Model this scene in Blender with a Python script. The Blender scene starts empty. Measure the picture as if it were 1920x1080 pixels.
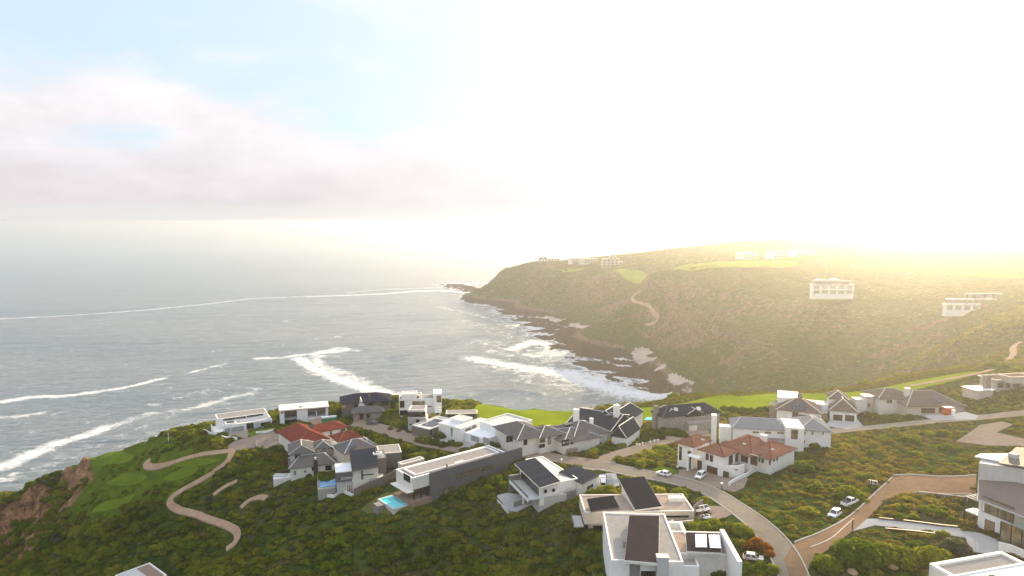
import bpy, bmesh, math, random
import numpy as np
from mathutils import Vector, Matrix
random.seed(7); np.random.seed(7)
SC = bpy.context.scene
COL = SC.collection
R = math.radians

# ---------------------------------------------------------------- camera
CAMZ = 150.0
PITCH = math.atan(125.0/1280.0)
cam = bpy.data.cameras.new('camera'); camo = bpy.data.objects.new('camera', cam); COL.objects.link(camo)
cam.sensor_width = 36.0; cam.lens = 24.0; cam.clip_start = 1.0; cam.clip_end = 120000.0
camo.location = (0, 0, CAMZ); camo.rotation_euler = (math.pi/2-PITCH, 0, 0)
SC.camera = camo

# ---------------------------------------------------------------- light
SUN_EL, SUN_AZ = R(17.0), R(33.0)          # azimuth clockwise from +Y (straight ahead)
sl = bpy.data.lights.new('sun', 'SUN'); slo = bpy.data.objects.new('sun', sl); COL.objects.link(slo)
sl.energy = 5.0; sl.angle = R(0.53); sl.color = (1.0, 0.76, 0.47)
SD = Vector((math.sin(SUN_AZ)*math.cos(SUN_EL), math.cos(SUN_AZ)*math.cos(SUN_EL), math.sin(SUN_EL)))
slo.rotation_euler = SD.to_track_quat('Z', 'Y').to_euler()
SC.view_settings.view_transform = 'Standard'; SC.view_settings.look = 'None'
SC.view_settings.gamma = 1.0; SC.view_settings.exposure = 1.50
SC.cycles.max_bounces = 6; SC.cycles.volume_bounces = 1; SC.cycles.transparent_max_bounces = 12
SC.cycles.sample_clamp_indirect = 4.0
SC.cycles.use_denoising = True

class NT:
    """tiny node helper"""
    def __init__(s, tree): s.t = tree; s.n = tree.nodes; s.l = tree.links
    def node(s, typ, **kw):
        n = s.n.new(typ)
        for k, v in kw.items(): setattr(n, k, v)
        return n
    def put(s, sock, v):
        if isinstance(v, bpy.types.NodeSocket): s.l.new(v, sock)
        elif v is not None: sock.default_value = v
    def math(s, op, a, b=None, c=None, clamp=False):
        n = s.node('ShaderNodeMath', operation=op, use_clamp=clamp)
        s.put(n.inputs[0], a); s.put(n.inputs[1], b); s.put(n.inputs[2], c)
        return n.outputs[0]
    def noise(s, vec, scale, detail=4, rough=0.55, dist=0.0):
        n = s.node('ShaderNodeTexNoise'); s.put(n.inputs['Vector'], vec)
        n.inputs['Scale'].default_value = scale; n.inputs['Detail'].default_value = detail
        n.inputs['Roughness'].default_value = rough; n.inputs['Distortion'].default_value = dist
        return n.outputs[0]
    def ramp(s, fac, pts):
        n = s.node('ShaderNodeValToRGB'); cr = n.color_ramp
        while len(cr.elements) < len(pts): cr.elements.new(0.5)
        for e, (p, c) in zip(cr.elements, pts):
            e.position = p; e.color = (c, c, c, 1) if isinstance(c, (int, float)) else (*c, 1)
        s.put(n.inputs[0], fac); return n.outputs[0]
    def mix(s, f, a, b, blend='MIX'):
        n = s.node('ShaderNodeMix', data_type='RGBA', blend_type=blend)
        s.put(n.inputs[0], f)
        for k, v in ((6, a), (7, b)):
            if isinstance(v, tuple): v = (*v, 1)
            s.put(n.inputs[k], v)
        return n.outputs[2]
    def sstep(s, v, lo, hi):
        n = s.node('ShaderNodeMapRange', interpolation_type='SMOOTHSTEP'); s.put(n.inputs[0], v)
        n.inputs[1].default_value = lo; n.inputs[2].default_value = hi
        return n.outputs[0]
    def map(s, vec, scale=(1, 1, 1), loc=(0, 0, 0), rot=(0, 0, 0)):
        n = s.node('ShaderNodeMapping'); s.put(n.inputs[0], vec)
        n.inputs['Scale'].default_value = scale; n.inputs['Location'].default_value = loc; n.inputs['Rotation'].default_value = rot
        return n.outputs[0]

# ---------------------------------------------------------------- world
wd = bpy.data.worlds.new('World'); SC.world = wd; wd.use_nodes = True
w = NT(wd.node_tree); w.n.clear()
wout = w.node('ShaderNodeOutputWorld'); bg = w.node('ShaderNodeBackground'); w.l.new(bg.outputs[0], wout.inputs[0])
sky = w.node('ShaderNodeTexSky', sky_type='NISHITA', sun_disc=False)
sky.sun_elevation = SUN_EL; sky.sun_rotation = SUN_AZ; sky.altitude = 100; sky.dust_density = 1.2; sky.ozone_density = 2.0
tc = w.node('ShaderNodeTexCoord'); D = tc.outputs['Generated']
sep = w.node('ShaderNodeSeparateXYZ'); w.l.new(D, sep.inputs[0]); dz = sep.outputs[2]
dp = w.node('ShaderNodeVectorMath', operation='DOT_PRODUCT'); w.l.new(D, dp.inputs[0]); dp.inputs[1].default_value = SD
sd_ = w.math('MAXIMUM', dp.outputs['Value'], 0.0)
el = w.math('ARCSINE', dz)
az = w.math('ARCTAN2', sep.outputs[0], sep.outputs[1])
cv = w.node('ShaderNodeCombineXYZ'); w.put(cv.inputs[0], az); w.put(cv.inputs[1], w.math('MULTIPLY', el, 2.2))
n1 = w.noise(cv.outputs[0], 5.0, 6, 0.5, 0.25)
n2 = w.noise(cv.outputs[0], 9.0, 5, 0.6)
# low bank of cloud above the horizon: flat base, billowing uneven top
top = w.math('ADD', w.math('MULTIPLY', n1, 0.40), w.math('MULTIPLY', az, -0.03))      # top elevation in radians
top = w.math('SUBTRACT', top, 0.045)
bank_top = w.sstep(w.math('SUBTRACT', top, w.math('ADD', el, w.math('MULTIPLY', n2, 0.045))), -0.06, 0.05)
bank_base = w.sstep(w.math('ADD', el, w.math('MULTIPLY', n2, 0.006)), 0.0155, 0.031)
bank = w.math('MULTIPLY', bank_top, bank_base)
wisp = w.math('MULTIPLY', w.sstep(w.noise(w.map(cv.outputs[0], loc=(4.3, 1.7, 0)), 2.6, 6, 0.55, 0.4), 0.50, 0.72), w.sstep(el, 0.13, 0.24))
skyc = w.mix(0.85, w.mix(1.0, sky.outputs[0], (0.80, 0.98, 1.12), 'MULTIPLY'), (3.85, 4.55, 5.05))
# cloud colour: mauve-grey base, cream top
cl = w.ramp(w.math('DIVIDE', el, 0.26), [(0.0, (0.74, 0.68, 0.73)), (0.13, (0.79, 0.72, 0.755)), (0.45, (0.96, 0.875, 0.885)), (1.0, (1.02, 0.96, 0.96))])
cl = w.mix(1.0, cl, w.ramp(n2, [(0.3, 0.88), (0.7, 1.08)]), 'MULTIPLY')
CLS = 5.4
clm = w.mix(1.0, cl, (CLS, CLS, CLS), 'MULTIPLY')
low = w.math('SUBTRACT', 1.0, w.sstep(el, 0.01, 0.10))
skyc = w.mix(w.math('MULTIPLY', low, 0.9), skyc, w.mix(1.0, (1.0, 0.94, 0.86), (4.2, 4.35, 4.6), 'MULTIPLY'))
c = w.mix(w.math('MULTIPLY', bank, 0.85), skyc, clm)
c = w.mix(w.math('MULTIPLY', wisp, 0.55), c, w.mix(1.0, (1.0, 0.95, 0.95), (5.6, 5.6, 5.8), 'MULTIPLY'))
# aureole of the low sun seen through thin cloud
c = w.mix(w.math('MINIMUM', w.math('MULTIPLY', w.math('POWER', sd_, 5.5), 1.05), 1.0), c, (7.0, 6.6, 6.3))
g2 = w.math('MULTIPLY', w.math('POWER', sd_, 60.0), 12.0)
gl = w.mix(1.0, (1.0, 0.93, 0.80), g2, 'MULTIPLY')
c = w.mix(1.0, c, gl, 'ADD')
c = w.mix(w.sstep(el, 0.42, 0.80), c, (6.3, 6.6, 7.4))       # brighter sky overhead, out of view, added to lift the shadows
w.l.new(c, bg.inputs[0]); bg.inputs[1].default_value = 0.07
wd.cycles.sampling_method = 'MANUAL'; wd.cycles.sample_map_resolution = 512

# ---------------------------------------------------------------- helpers: pixels of the survey picture to world
CP, SP = math.cos(PITCH), math.sin(PITCH)
def ray(px, py):
    x = (px-960)/1280.0; y = (540-py)/1280.0
    return Vector((x, CP+y*SP, -SP+y*CP))
def W(px, py, z):
    r = ray(px, py); t = (z-CAMZ)/r.z
    return Vector((r.x*t, r.y*t, z))

def inpoly(X, Y, P):
    r = np.zeros(np.shape(X), bool); n = len(P)
    for i in range(n):
        x1, y1 = P[i][0], P[i][1]; x2, y2 = P[(i+1) % n][0], P[(i+1) % n][1]
        if y1 == y2: continue
        c_ = ((y1 > Y) != (y2 > Y)) & (X < (x2-x1)*(Y-y1)/(y2-y1)+x1); r ^= c_
    return r
def dline(X, Y, P):
    """distance to a polyline"""
    d = np.full(np.shape(X), 1e9)
    for a, b in zip(P[:-1], P[1:]):
        ax, ay, bx, by = a[0], a[1], b[0], b[1]; L = (bx-ax)**2+(by-ay)**2+1e-9
        t = np.clip(((X-ax)*(bx-ax)+(Y-ay)*(by-ay))/L, 0, 1)
        d = np.minimum(d, np.hypot(X-ax-t*(bx-ax), Y-ay-t*(by-ay)))
    return d

# value noise
def vnoise(x, y, seed=0):
    xi = np.floor(x).astype(np.int64); yi = np.floor(y).astype(np.int64)
    fx = x-xi; fy = y-yi; fx = fx*fx*(3-2*fx); fy = fy*fy*(3-2*fy)
    def h(a, b):
        n = (a*374761393 + b*668265263 + seed*1442695041) & 0xffffffff
        n = ((n ^ (n >> 13))*1274126177) & 0xffffffff
        return ((n ^ (n >> 16)) & 0xffff)/65535.0
    return (h(xi, yi)*(1-fx)+h(xi+1, yi)*fx)*(1-fy)+(h(xi, yi+1)*(1-fx)+h(xi+1, yi+1)*fx)*fy
def fbm(x, y, s, o=4, seed=0, ridged=False):
    v = 0; a = 0.5; t = 0
    for i in range(o):
        n = vnoise(x/s, y/s, seed+i*17)
        if ridged: n = 1-abs(2*n-1)
        v = v+a*n; t += a; a *= 0.5; s = s/2.03
    return v/t-0.5

# ---------------------------------------------------------------- terrain
CTRL = """1564 967 80|1250 895 79|1480 1060 80|1110 870 78|690 800 73|460 830 71|450 798 71|570 792 72|840 840 75|1000 870 76|1150 830 77
1290 790 75|1400 750 73|960 775 70|1080 795 72|1600 790 78|1700 770 80|1850 780 84|1900 860 84|1700 890 82|1800 960 82|1700 1050 81|1400 940 79
1450 900 80|1560 850 80|1300 1060 79|1100 980 76|1150 1070 75|950 935 74|1010 960 74|960 962 71|640 925 69.5|700 915 71|558 905 68.5|1100 1010 75|860 960 69.5|760 950 72.5|720 945 71.5|1000 1000 69|1060 1075 67|800 1000 66.5|800 1075 62
600 955 66.5|600 1070 59|440 960 60|440 1040 54.5|300 945 58|300 1070 47.5|100 1070 35.5|0 1075 22|150 960 46|210 880 59|130 930 42|60 1000 28|0 1030 26.5
380 860 68|1980 1000 83|2100 900 88|1600 1075 80
1230 690 4|1235 660 6|1130 610 6|1060 590 6|980 565 6|930 545 5|1310 733 4
1200 560 53|1300 600 50|1400 650 42|1500 620 56|1500 560 76|1500 700 30|1650 560 78|1650 640 55|1650 700 35|1800 560 91|1800 640 76|1400 700 25
1800 685 72|1900 600 91|1900 680 81|1720 705 73|1650 722 71|1280 660 19|1350 560 66|1400 600 58|2100 640 96|2100 560 104
985 497 65|950 504 53|935 528 15|918 538 2|1020 540 30|1080 555 29|1150 560 36|1050 507 64|1130 518 65|1220 517 78|1300 516 88|1400 517 93|1500 520 93|1600 535 92|1010 490 70|1100 490 76|1180 479 84|1300 463 100
1400 453 108|1480 449 112|1600 447 114|1800 446 115|2000 446 116|1300 500 90|1500 500 97|1700 500 98|1900 520 98|1700 470 104|1900 470 107|2200 500 110"""
EDGE = """-160 985 26 -1|0 935 43.5 -1|60 905 48 -1|125 874 53 -.8|200 850 58 -.5|330 815 65 -.4|400 800 69 -.3|520 775 70 -.1|640 762 71 0|740 752 71 0|840 760 71 0|900 763 70 0
1060 772 71 0|1150 767 71 0|1230 757 71 0|1300 744 71 .1|1400 740 71 .1|1560 737 71 0|1640 722 71 0|1700 709 72 .1"""
cp = []
for t in CTRL.replace('\n', '|').split('|'):
    a, b, z = map(float, t.split()); p = W(a, b, z); cp.append((p.x, p.y, z))
edge_pts = []
EL = [list(map(float, t.split())) for t in EDGE.replace('\n', '|').split('|')]; ED = []
for q, r_ in zip(EL[:-1], EL[1:]):
    L_ = (W(*q[:3])-W(*r_[:3])).length; k_ = max(1, round(L_/11))
    ED += [[q[i]+(r_[i]-q[i])*j/k_ for i in range(4)] for j in range(k_)]
ED.append(EL[-1])
for a, b, z, sx in ED:
    p = W(a, b, z); cp.append((p.x, p.y, z)); edge_pts.append(p.copy())
    d = Vector((p.x, p.y, 0)).normalized(); d = (d+Vector((sx, 0, 0))).normalized()
    if a < 1250:
        for k, q in ((28, z*0.5), (55, -2), (110, -12)): cp.append((p.x+d.x*k, p.y+d.y*k, q))
    elif a < 1600:
        for k, q in ((35, z*0.62), (80, z*.25+(a-1250)*.02)): cp.append((p.x+d.x*k, p.y+d.y*k, q))
    else:
        for k, q in ((40, z*0.72), (75, z*.55)): cp.append((p.x+d.x*k, p.y+d.y*k, q))
# the sea floor and the lie of the land outside the picture
for a, b in ((1150, 745), (1050, 700), (980, 650), (900, 600), (840, 560), (1200, 740), (700, 650), (500, 700), (300, 760), (300, 600), (0, 800), (0, 650), (-300, 800), (700, 540), (850, 505), (920, 490), (300, 500)):
    p = W(a, b, 0); cp.append((p.x, p.y, -9.0))
for x, y, z in ((-260, 190, 10), (-330, 240, -10), (-300, 120, 8), (-200, 100, 20), (-80, 60, 50), (60, 60, 66), (160, 60, 76), (300, 60, 84), (500, 100, 95), (60, 110, 64), (-60, 120, 48), (500, 250, 95),
                (250, 2000, -8), (200, 1720, -8), (330, 2400, -8), (60, 1800, -10), (500, 2900, -8), (1200, 3200, 70), (2500, 3200, 100), (3000, 1500, 120), (1500, 600, 118), (2500, 600, 130), (800, 150, 105), (1500, 60, 120), (-500, 1000, -10), (-600, 2600, -12), (150, 3200, -12), (-600, 60, -12), (-50, 1500, -6)):
    cp.append((x, y, z))
cp = np.array(cp); n = len(cp)
def dist(a, b): return np.sqrt(((a[:, None, :]-b[None, :, :])**2).sum(-1))
A = np.zeros((n+3, n+3)); A[:n, :n] = dist(cp[:, :2], cp[:, :2]) - np.eye(n)*2.0
A[:n, n] = 1; A[:n, n+1:] = cp[:, :2]; A[n, :n] = 1; A[n+1:, :n] = cp[:, :2].T
rb = np.linalg.solve(A, np.concatenate([cp[:, 2], np.zeros(3)]))
def rbf(X, Y):
    out = np.empty(X.size); q = np.stack([X.ravel(), Y.ravel()], 1)
    for i in range(0, len(q), 40000):
        s = q[i:i+40000]; out[i:i+40000] = dist(s, cp[:, :2])@rb[:n] + rb[n] + s@rb[n+1:]
    return out.reshape(X.shape)
def spacing(lo, a, b, hi, s, g):
    v = list(np.arange(a, b, s)); st = s; x = a
    while x > lo: st *= g; x -= st; v.insert(0, x)
    st = s; x = v[-1]
    while x < hi: st *= g; x += st; v.append(x)
    return np.array(v)
GX = spacing(-640, -215, 330, 3200, 1.7, 1.012)
GY = spacing(40, 130, 430, 3300, 1.7, 1.0085)
gx, gy = np.meshgrid(GX, GY)
H = rbf(gx, gy)
gyr, gxr = np.gradient(H, GY, GX)
SL = np.sqrt(gxr**2+gyr**2)
Dg = np.sqrt(gx**2+gy**2)
far = np.clip((Dg-430)/250, 0, 1)
steep = np.clip((SL-0.55)/0.6, 0, 1)*np.clip((H+8)/10, 0, 1)
village = np.clip((H-69)/3, 0, 1)*(gy < 420)
# rounded bumps of the scrub-covered slopes, gullies and rock
H = H + (1-village)*(1-far)*(fbm(gx, gy, 26, 3, 3)*5.0*np.clip((H-2)/10, 0, 1))
H = H + far*np.clip((H-3)/20, 0, 1)*(fbm(gx, gy, 150, 4, 5)*20*np.clip((100-H)/60, .25, 1) + fbm(gx*.8+gy*.6, gy*.35, 60, 4, 9, True)*13*np.clip(SL*3.5, 0, 1))
H = H + steep*(fbm(gx, gy, 18, 5, 11, True)*9 + fbm(gx, gy, 6, 3, 12, True)*3)
shore = np.exp(-((H-1.0)/5.0)**2)*far
u_ = gx*0.55+gy*0.83; v_ = -gx*0.83+gy*0.55
H = H + shore*(fbm(u_/1.0, v_/3.2, 20, 5, 21, True)*9.5-1.0)
# rock shelves along the foot of the far headland
SHELF = [W(*q, 1) for q in ((848, 534), (900, 546), (935, 566), (985, 590), (1045, 622), (1090, 655), (1120, 670), (1180, 695), (1225, 720))]
ds = dline(gx, gy, SHELF)
rk = fbm(u_/1.0, v_/2.6, 16, 5, 24, True)+.5
H = np.maximum(H, -2.5+np.exp(-(ds/36)**2)*(rk-.39)*15.0)
# near left cliff: strata
cl_ = np.exp(-(((gx+205)/45)**2+((gy-248)/30)**2)**2)
H = H + cl_*(fbm(gx*.5+gy*.3, gy, 9, 5, 31, True)*7 + np.round(fbm(gx, gy, 14, 4, 33, True)*6)*.9)
def Hs(x, y):
    """bilinear sample of the ground grid"""
    x = np.asarray(x, float); y = np.asarray(y, float)
    i = np.clip(np.searchsorted(GX, x)-1, 0, len(GX)-2); j = np.clip(np.searchsorted(GY, y)-1, 0, len(GY)-2)
    fx = np.clip((x-GX[i])/(GX[i+1]-GX[i]), 0, 1); fy = np.clip((y-GY[j])/(GY[j+1]-GY[j]), 0, 1)
    return (H[j, i]*(1-fx)+H[j, i+1]*fx)*(1-fy)+(H[j+1, i]*(1-fx)+H[j+1, i+1]*fx)*fy
def Gnd(px, py):
    r = ray(px, py); hor = math.hypot(r.x, r.y)
    t = np.arange(70, 3200, 0.8)/hor
    zz = CAMZ+r.z*t; hh = Hs(r.x*t, r.y*t)
    k = np.argmax(zz <= hh) if (zz <= hh).any() else len(t)-1
    return Vector((r.x*t[k], r.y*t[k], float(hh[k])))

def mesh_obj(name, V, F, mat=None, parent=None, smooth=False):
    me = bpy.data.meshes.new(name); me.from_pydata([tuple(v) for v in V], [], [tuple(f) for f in F]); me.update()
    o = bpy.data.objects.new(name, me); COL.objects.link(o)
    if mat: me.materials.append(mat)
    if smooth: me.polygons.foreach_set('use_smooth', [True]*len(me.polygons))
    if parent: o.parent = parent
    return o
def grid_obj(name, X, Y, Z, mat, attrs={}):
    ny, nx = X.shape; me = bpy.data.meshes.new(name)
    co = np.stack([X, Y, Z], -1).reshape(-1, 3)
    idx = np.arange(ny*nx).reshape(ny, nx)
    f = np.stack([idx[:-1, :-1], idx[:-1, 1:], idx[1:, 1:], idx[1:, :-1]], -1).reshape(-1, 4)
    me.vertices.add(len(co)); me.vertices.foreach_set('co', co.ravel())
    me.loops.add(f.size); me.loops.foreach_set('vertex_index', f.ravel())
    me.polygons.add(len(f)); me.polygons.foreach_set('loop_start', np.arange(len(f))*4); me.polygons.foreach_set('loop_total', np.full(len(f), 4))
    me.update(); me.polygons.foreach_set('use_smooth', np.ones(len(f), bool))
    for k, v in attrs.items():
        a = me.attributes.new(k, 'FLOAT', 'POINT'); a.data.foreach_set('value', v.ravel().astype(np.float32))
    me.materials.append(mat); o = bpy.data.objects.new(name, me); COL.objects.link(o); return o
# ---------------------------------------------------------------- materials
MATS = {}
def newmat(name):
    m = bpy.data.materials.new(name); m.use_nodes = True; t = NT(m.node_tree); t.n.clear()
    out = t.node('ShaderNodeOutputMaterial'); MATS[name] = m
    return m, t, out
def principled(t, out, col, rough=0.8, spec=0.3, normal=None, **kw):
    if isinstance(rough, float) and rough >= .8 and not kw.get('Metallic'):      # matt surfaces
        p = t.node('ShaderNodeBsdfDiffuse'); t.put(p.inputs[0], (*col, 1) if isinstance(col, tuple) else col); p.inputs['Roughness'].default_value = .6
        if normal is not None: t.l.new(normal, p.inputs['Normal'])
        t.l.new(p.outputs[0], out.inputs[0]); return p
    p = t.node('ShaderNodeBsdfPrincipled')
    if isinstance(col, tuple): col = (*col, 1)
    t.put(p.inputs['Base Color'], col); t.put(p.inputs['Roughness'], rough); t.put(p.inputs['Specular IOR Level'], spec)
    if normal is not None: t.l.new(normal, p.inputs['Normal'])
    for k, v in kw.items(): t.put(p.inputs[k], v)
    t.l.new(p.outputs[0], out.inputs[0]); return p
def bump(t, h, strength, dist):
    b = t.node('ShaderNodeBump'); b.inputs['Strength'].default_value = strength; b.inputs['Distance'].default_value = dist
    t.l.new(h, b.inputs['Height']); return b.outputs[0]
def pos(t): return t.node('ShaderNodeNewGeometry').outputs['Position']
def attr(t, n): return t.node('ShaderNodeAttribute', attribute_name=n).outputs['Fac']

m, t, o = newmat('scrub ground'); P_ = pos(t)
na = t.noise(P_, 0.035, 6, 0.6); nb = t.noise(P_, 0.25, 5, 0.6); nc = t.noise(P_, 0.9, 4, 0.6)
green = t.ramp(nb, [(0.3, (0.022, 0.040, 0.012)), (0.5, (0.055, 0.082, 0.018)), (0.72, (0.10, 0.12, 0.030))])
brown = t.ramp(nc, [(0.3, (0.060, 0.047, 0.030)), (0.7, (0.15, 0.115, 0.07))])
c = t.mix(t.math('MULTIPLY', t.sstep(na, 0.50, 0.66), .7), green, brown)
c = t.mix(t.sstep(t.math('ADD', attr(t, 'lush'), t.math('SUBTRACT', nb, 0.5)), 0.3, 0.7), c, t.ramp(nb, [(0.3, (0.060, 0.105, 0.010)), (0.7, (0.135, 0.175, 0.018))]))
rock = t.ramp(t.noise(t.map(P_, (0.6, 0.6, 0.35)), 0.5, 8, 0.70), [(0.3, (0.060, 0.042, 0.030)), (0.5, (0.19, 0.130, 0.085)), (0.72, (0.36, 0.26, 0.17))])
rock = t.mix(1.0, rock, t.ramp(t.noise(t.map(P_, (1, 1, .35)), 0.55, 7, 0.75, .6), [(.36, .38), (.52, 1.0), (.70, 1.25)]), 'MULTIPLY')
rock = t.mix(attr(t, 'rust'), rock, t.mix(1.0, rock, (1.55, 1.25, 1.05), 'MULTIPLY'))
rock = t.mix(t.sstep(attr(t, 'wet'), .2, .9), rock, t.mix(1.0, rock, (.30, .28, .29), 'MULTIPLY'))
c = t.mix(t.sstep(t.math('ADD', attr(t, 'rock'), t.math('MULTIPLY', t.math('SUBTRACT', nb, 0.5), 1.1)), 0.35, 0.6), c, rock)
sand = t.ramp(t.noise(P_, 0.06, 7, 0.7), [(0.3, (0.30, 0.26, 0.23)), (0.5, (0.48, 0.42, 0.37)), (0.7, (0.60, 0.53, 0.46))])
c = t.mix(t.sstep(t.math('ADD', attr(t, 'sand'), t.math('MULTIPLY', t.math('SUBTRACT', nb, 0.5), 0.8)), 0.4, 0.6), c, sand)
bh = t.math('ADD', t.noise(P_, 0.45, 6, 0.65), t.math('MULTIPLY', t.noise(P_, 0.08, 5, 0.6), 3.0))
principled(t, o, c, 0.95, 0.1, bump(t, bh, 1.0, 2.2))
M_GROUND = m

m, t, o = newmat('sea water'); P_ = pos(t)
Pw = t.map(P_, (1, 1, 0), rot=(0, 0, R(-18)))
w1 = t.noise(t.map(Pw, (0.35, 1, 1)), 0.055, 4, 0.55); w2 = t.noise(t.map(Pw, (0.5, 1, 1)), 0.22, 5, 0.62, .3); w3 = t.noise(P_, 0.9, 3, 0.6)
w4 = t.noise(t.map(Pw, (0.4, 1, 1)), 0.11, 3, 0.5, .4)
hh = t.math('ADD', t.math('MULTIPLY', w1, 2.6), t.math('ADD', t.math('ADD', t.math('MULTIPLY', w2, 1.9), t.math('MULTIPLY', w4, 2.4)), t.math('MULTIPLY', w3, 0.45)))
big = t.noise(t.map(P_, (0.25, 1, 0)), 0.004, 4, 0.55)
wc = t.ramp(big, [(0.35, (0.085, 0.128, 0.150)), (0.65, (0.160, 0.185, 0.200))])
f1 = t.noise(P_, 0.10, 7, 0.70, 0.8); f2 = t.noise(P_, 0.42, 6, 0.7, 1.2)
fo = t.math('ADD', attr(t, 'foam'), t.math('ADD', t.math('MULTIPLY', t.math('SUBTRACT', f1, 0.5), 1.7), t.math('MULTIPLY', t.math('SUBTRACT', f2, 0.5), 1.0)))
fm = t.sstep(fo, 0.30, 1.0)
fm = t.math('MULTIPLY', fm, t.sstep(attr(t, 'foam'), 0.10, 0.42))
wc = t.mix(attr(t, 'open'), wc, (0.045, 0.15, 0.21))
wcf = t.mix(t.math('MULTIPLY', fm, .92), wc, (0.64, 0.66, 0.68))
p = slick = t.sstep(t.noise(t.map(P_, (0.12, 1, 0), rot=(0, 0, R(6))), 0.0035, 5, 0.6), 0.42, 0.62)
hh = t.math('MULTIPLY', hh, t.math('SUBTRACT', 1.0, t.math('MULTIPLY', t.math('MAXIMUM', attr(t, 'open'), t.math('MULTIPLY', slick, .35)), .85)))
p = principled(t, o, wcf, t.math('ADD', 0.12, t.math('MULTIPLY', fm, 0.6)), 0.5, bump(t, hh, 1.0, 1.25), IOR=1.33)
M_SEA = m

# ---------------------------------------------------------------- sea
SX = spacing(-40000, -560, 330, 40000, 3.2, 1.035); SY = spacing(-300, 230, 1000, 70000, 3.2, 1.018)
sx, sy = np.meshgrid(SX, SY)
foam = np.zeros(sx.shape)
def fline(pts, wd0, wd1, a):
    P = [W(x, y, 0) for x, y in pts]; 
    for i, (p, q) in enumerate(zip(P[:-1], P[1:])):
        ww = 1.5*(wd0+(wd1-wd0)*i/max(1, len(P)-2))
        global foam
        foam = np.maximum(foam, a*np.exp(-(dline(sx, sy, [p, q])/ww)**2))
def fblob(px, py, rx, ry, a):
    global foam
    p = W(px, py, 0); foam = np.maximum(foam, a*np.exp(-(((sx-p.x)/rx)**2+((sy-p.y)/ry)**2)))
fline([(0, 878), (60, 850), (110, 828), (165, 815), (200, 800)], 7, 6, .95)
fline([(0, 905), (40, 885)], 5, 5, .6)
fline([(200, 800), (280, 778), (350, 768), (400, 755), (440, 742), (470, 738), (480, 730)], 6, 7, .62)
fline([(10, 753), (60, 745), (130, 742), (185, 734), (230, 728)], 6, 5, .9)
fline([(0, 782), (40, 780), (80, 773)], 4, 4, .75)
fline([(250, 724), (275, 717), (305, 710)], 4, 4, .9)
fline([(355, 700), (372, 694), (425, 682)], 3, 3, .7)
fline([(0, 598), (130, 592), (260, 582), (380, 571), (470, 560), (570, 556)], 5, 5, .8)
fline([(580, 556), (650, 554), (720, 551), (780, 546), (830, 545), (900, 550)], 8, 10, .95)
fline([(650, 549), (720, 542), (800, 540), (860, 536)], 6, 8, .7)
fline([(480, 672), (530, 670), (560, 666), (620, 660), (650, 655)], 5, 7, .9)
fline([(560, 672), (590, 692), (620, 706), (660, 718), (700, 732), (745, 745)], 7, 10, 1.0)
fline([(590, 670), (600, 685), (640, 700), (680, 716)], 6, 8, .8)
fline([(600, 660), (640, 652), (670, 657)], 7, 5, .8)
fblob(600, 668, 30, 12, .75); fblob(560, 672, 16, 8, .7); fblob(630, 632, 14, 16, .62); fblob(535, 602, 10, 14, .6); fblob(380, 735, 20, 12, .6); fblob(285, 757, 14, 8, .6); fblob(430, 722, 8, 9, .45)
fline([(890, 672), (950, 684), (1020, 695), (1080, 706), (1140, 712)], 12, 18, .85)
fline([(1000, 665), (1080, 660), (1140, 665), (1180, 690)], 18, 20, .72)
fline([(1060, 700), (1120, 722), (1180, 738), (1235, 742)], 16, 18, .95)
fline([(1180, 700), (1230, 712), (1250, 735)], 16, 16, .95)
fline([(960, 655), (1000, 640), (1040, 650), (1120, 655)], 10, 14, .85)
fline([(820, 575), (870, 585), (930, 600), (960, 615)], 10, 12, .5)
fline([(900, 560), (960, 585), (1000, 610), (1030, 635)], 14, 16, .85)
fline([(890, 550), (900, 540), (850, 531), (930, 531)], 14, 20, .75)
fline([(60, 880), (140, 850), (220, 815), (300, 790), (380, 770), (470, 750)], 16, 14, .36)
fline([(230, 800), (300, 775), (420, 745)], 14, 10, .34); fline([(330, 745), (400, 735), (440, 722)], 14, 10, .38)
fline([(0, 790), (100, 775), (180, 765)], 12, 10, .33); fline([(240, 835), (330, 800), (420, 782)], 10, 8, .42)
fline([(640, 700), (720, 730), (800, 748)], 16, 18, .36); fline([(560, 640), (640, 630), (700, 640)], 14, 12, .34)
fline([(900, 640), (980, 660), (1080, 690), (1180, 725)], 34, 40, .45); fline([(980, 710), (1080, 730), (1200, 745)], 20, 22, .46)
fline([(860, 600), (930, 620), (980, 640)], 22, 28, .42); fline([(780, 560), (850, 570), (900, 590)], 20, 20, .36)
fline([(890, 672), (960, 690), (1060, 705)], 18, 22, .60); fline([(930, 660), (1010, 668), (1100, 680)], 16, 20, .52)
Hsea = Hs(sx, sy)*((sx > GX[0]) & (sx < GX[-1]) & (sy > GY[0]) & (sy < GY[-1])) - 20.0*~((sx > GX[0]) & (sx < GX[-1]) & (sy > GY[0]) & (sy < GY[-1]))
foam = np.maximum(foam, np.clip((Hsea+4.2)/4.0, 0, 1)*.7)
lull = np.exp(-((np.hypot(sx-W(1130, 735, 0).x, sy-W(1130, 735, 0).y))/400)**2)
sr = sx*math.cos(R(20))+sy*math.sin(R(20)); st_ = -sx*math.sin(R(20))+sy*math.cos(R(20))
amp = np.clip(1.2-np.hypot(sx, sy)/2200, 0, 1)
sz = amp*(fbm(sr*.22, st_, 42, 3, 41)*3.0 + fbm(sr*.5, st_, 13, 2, 45)*.8)
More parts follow.
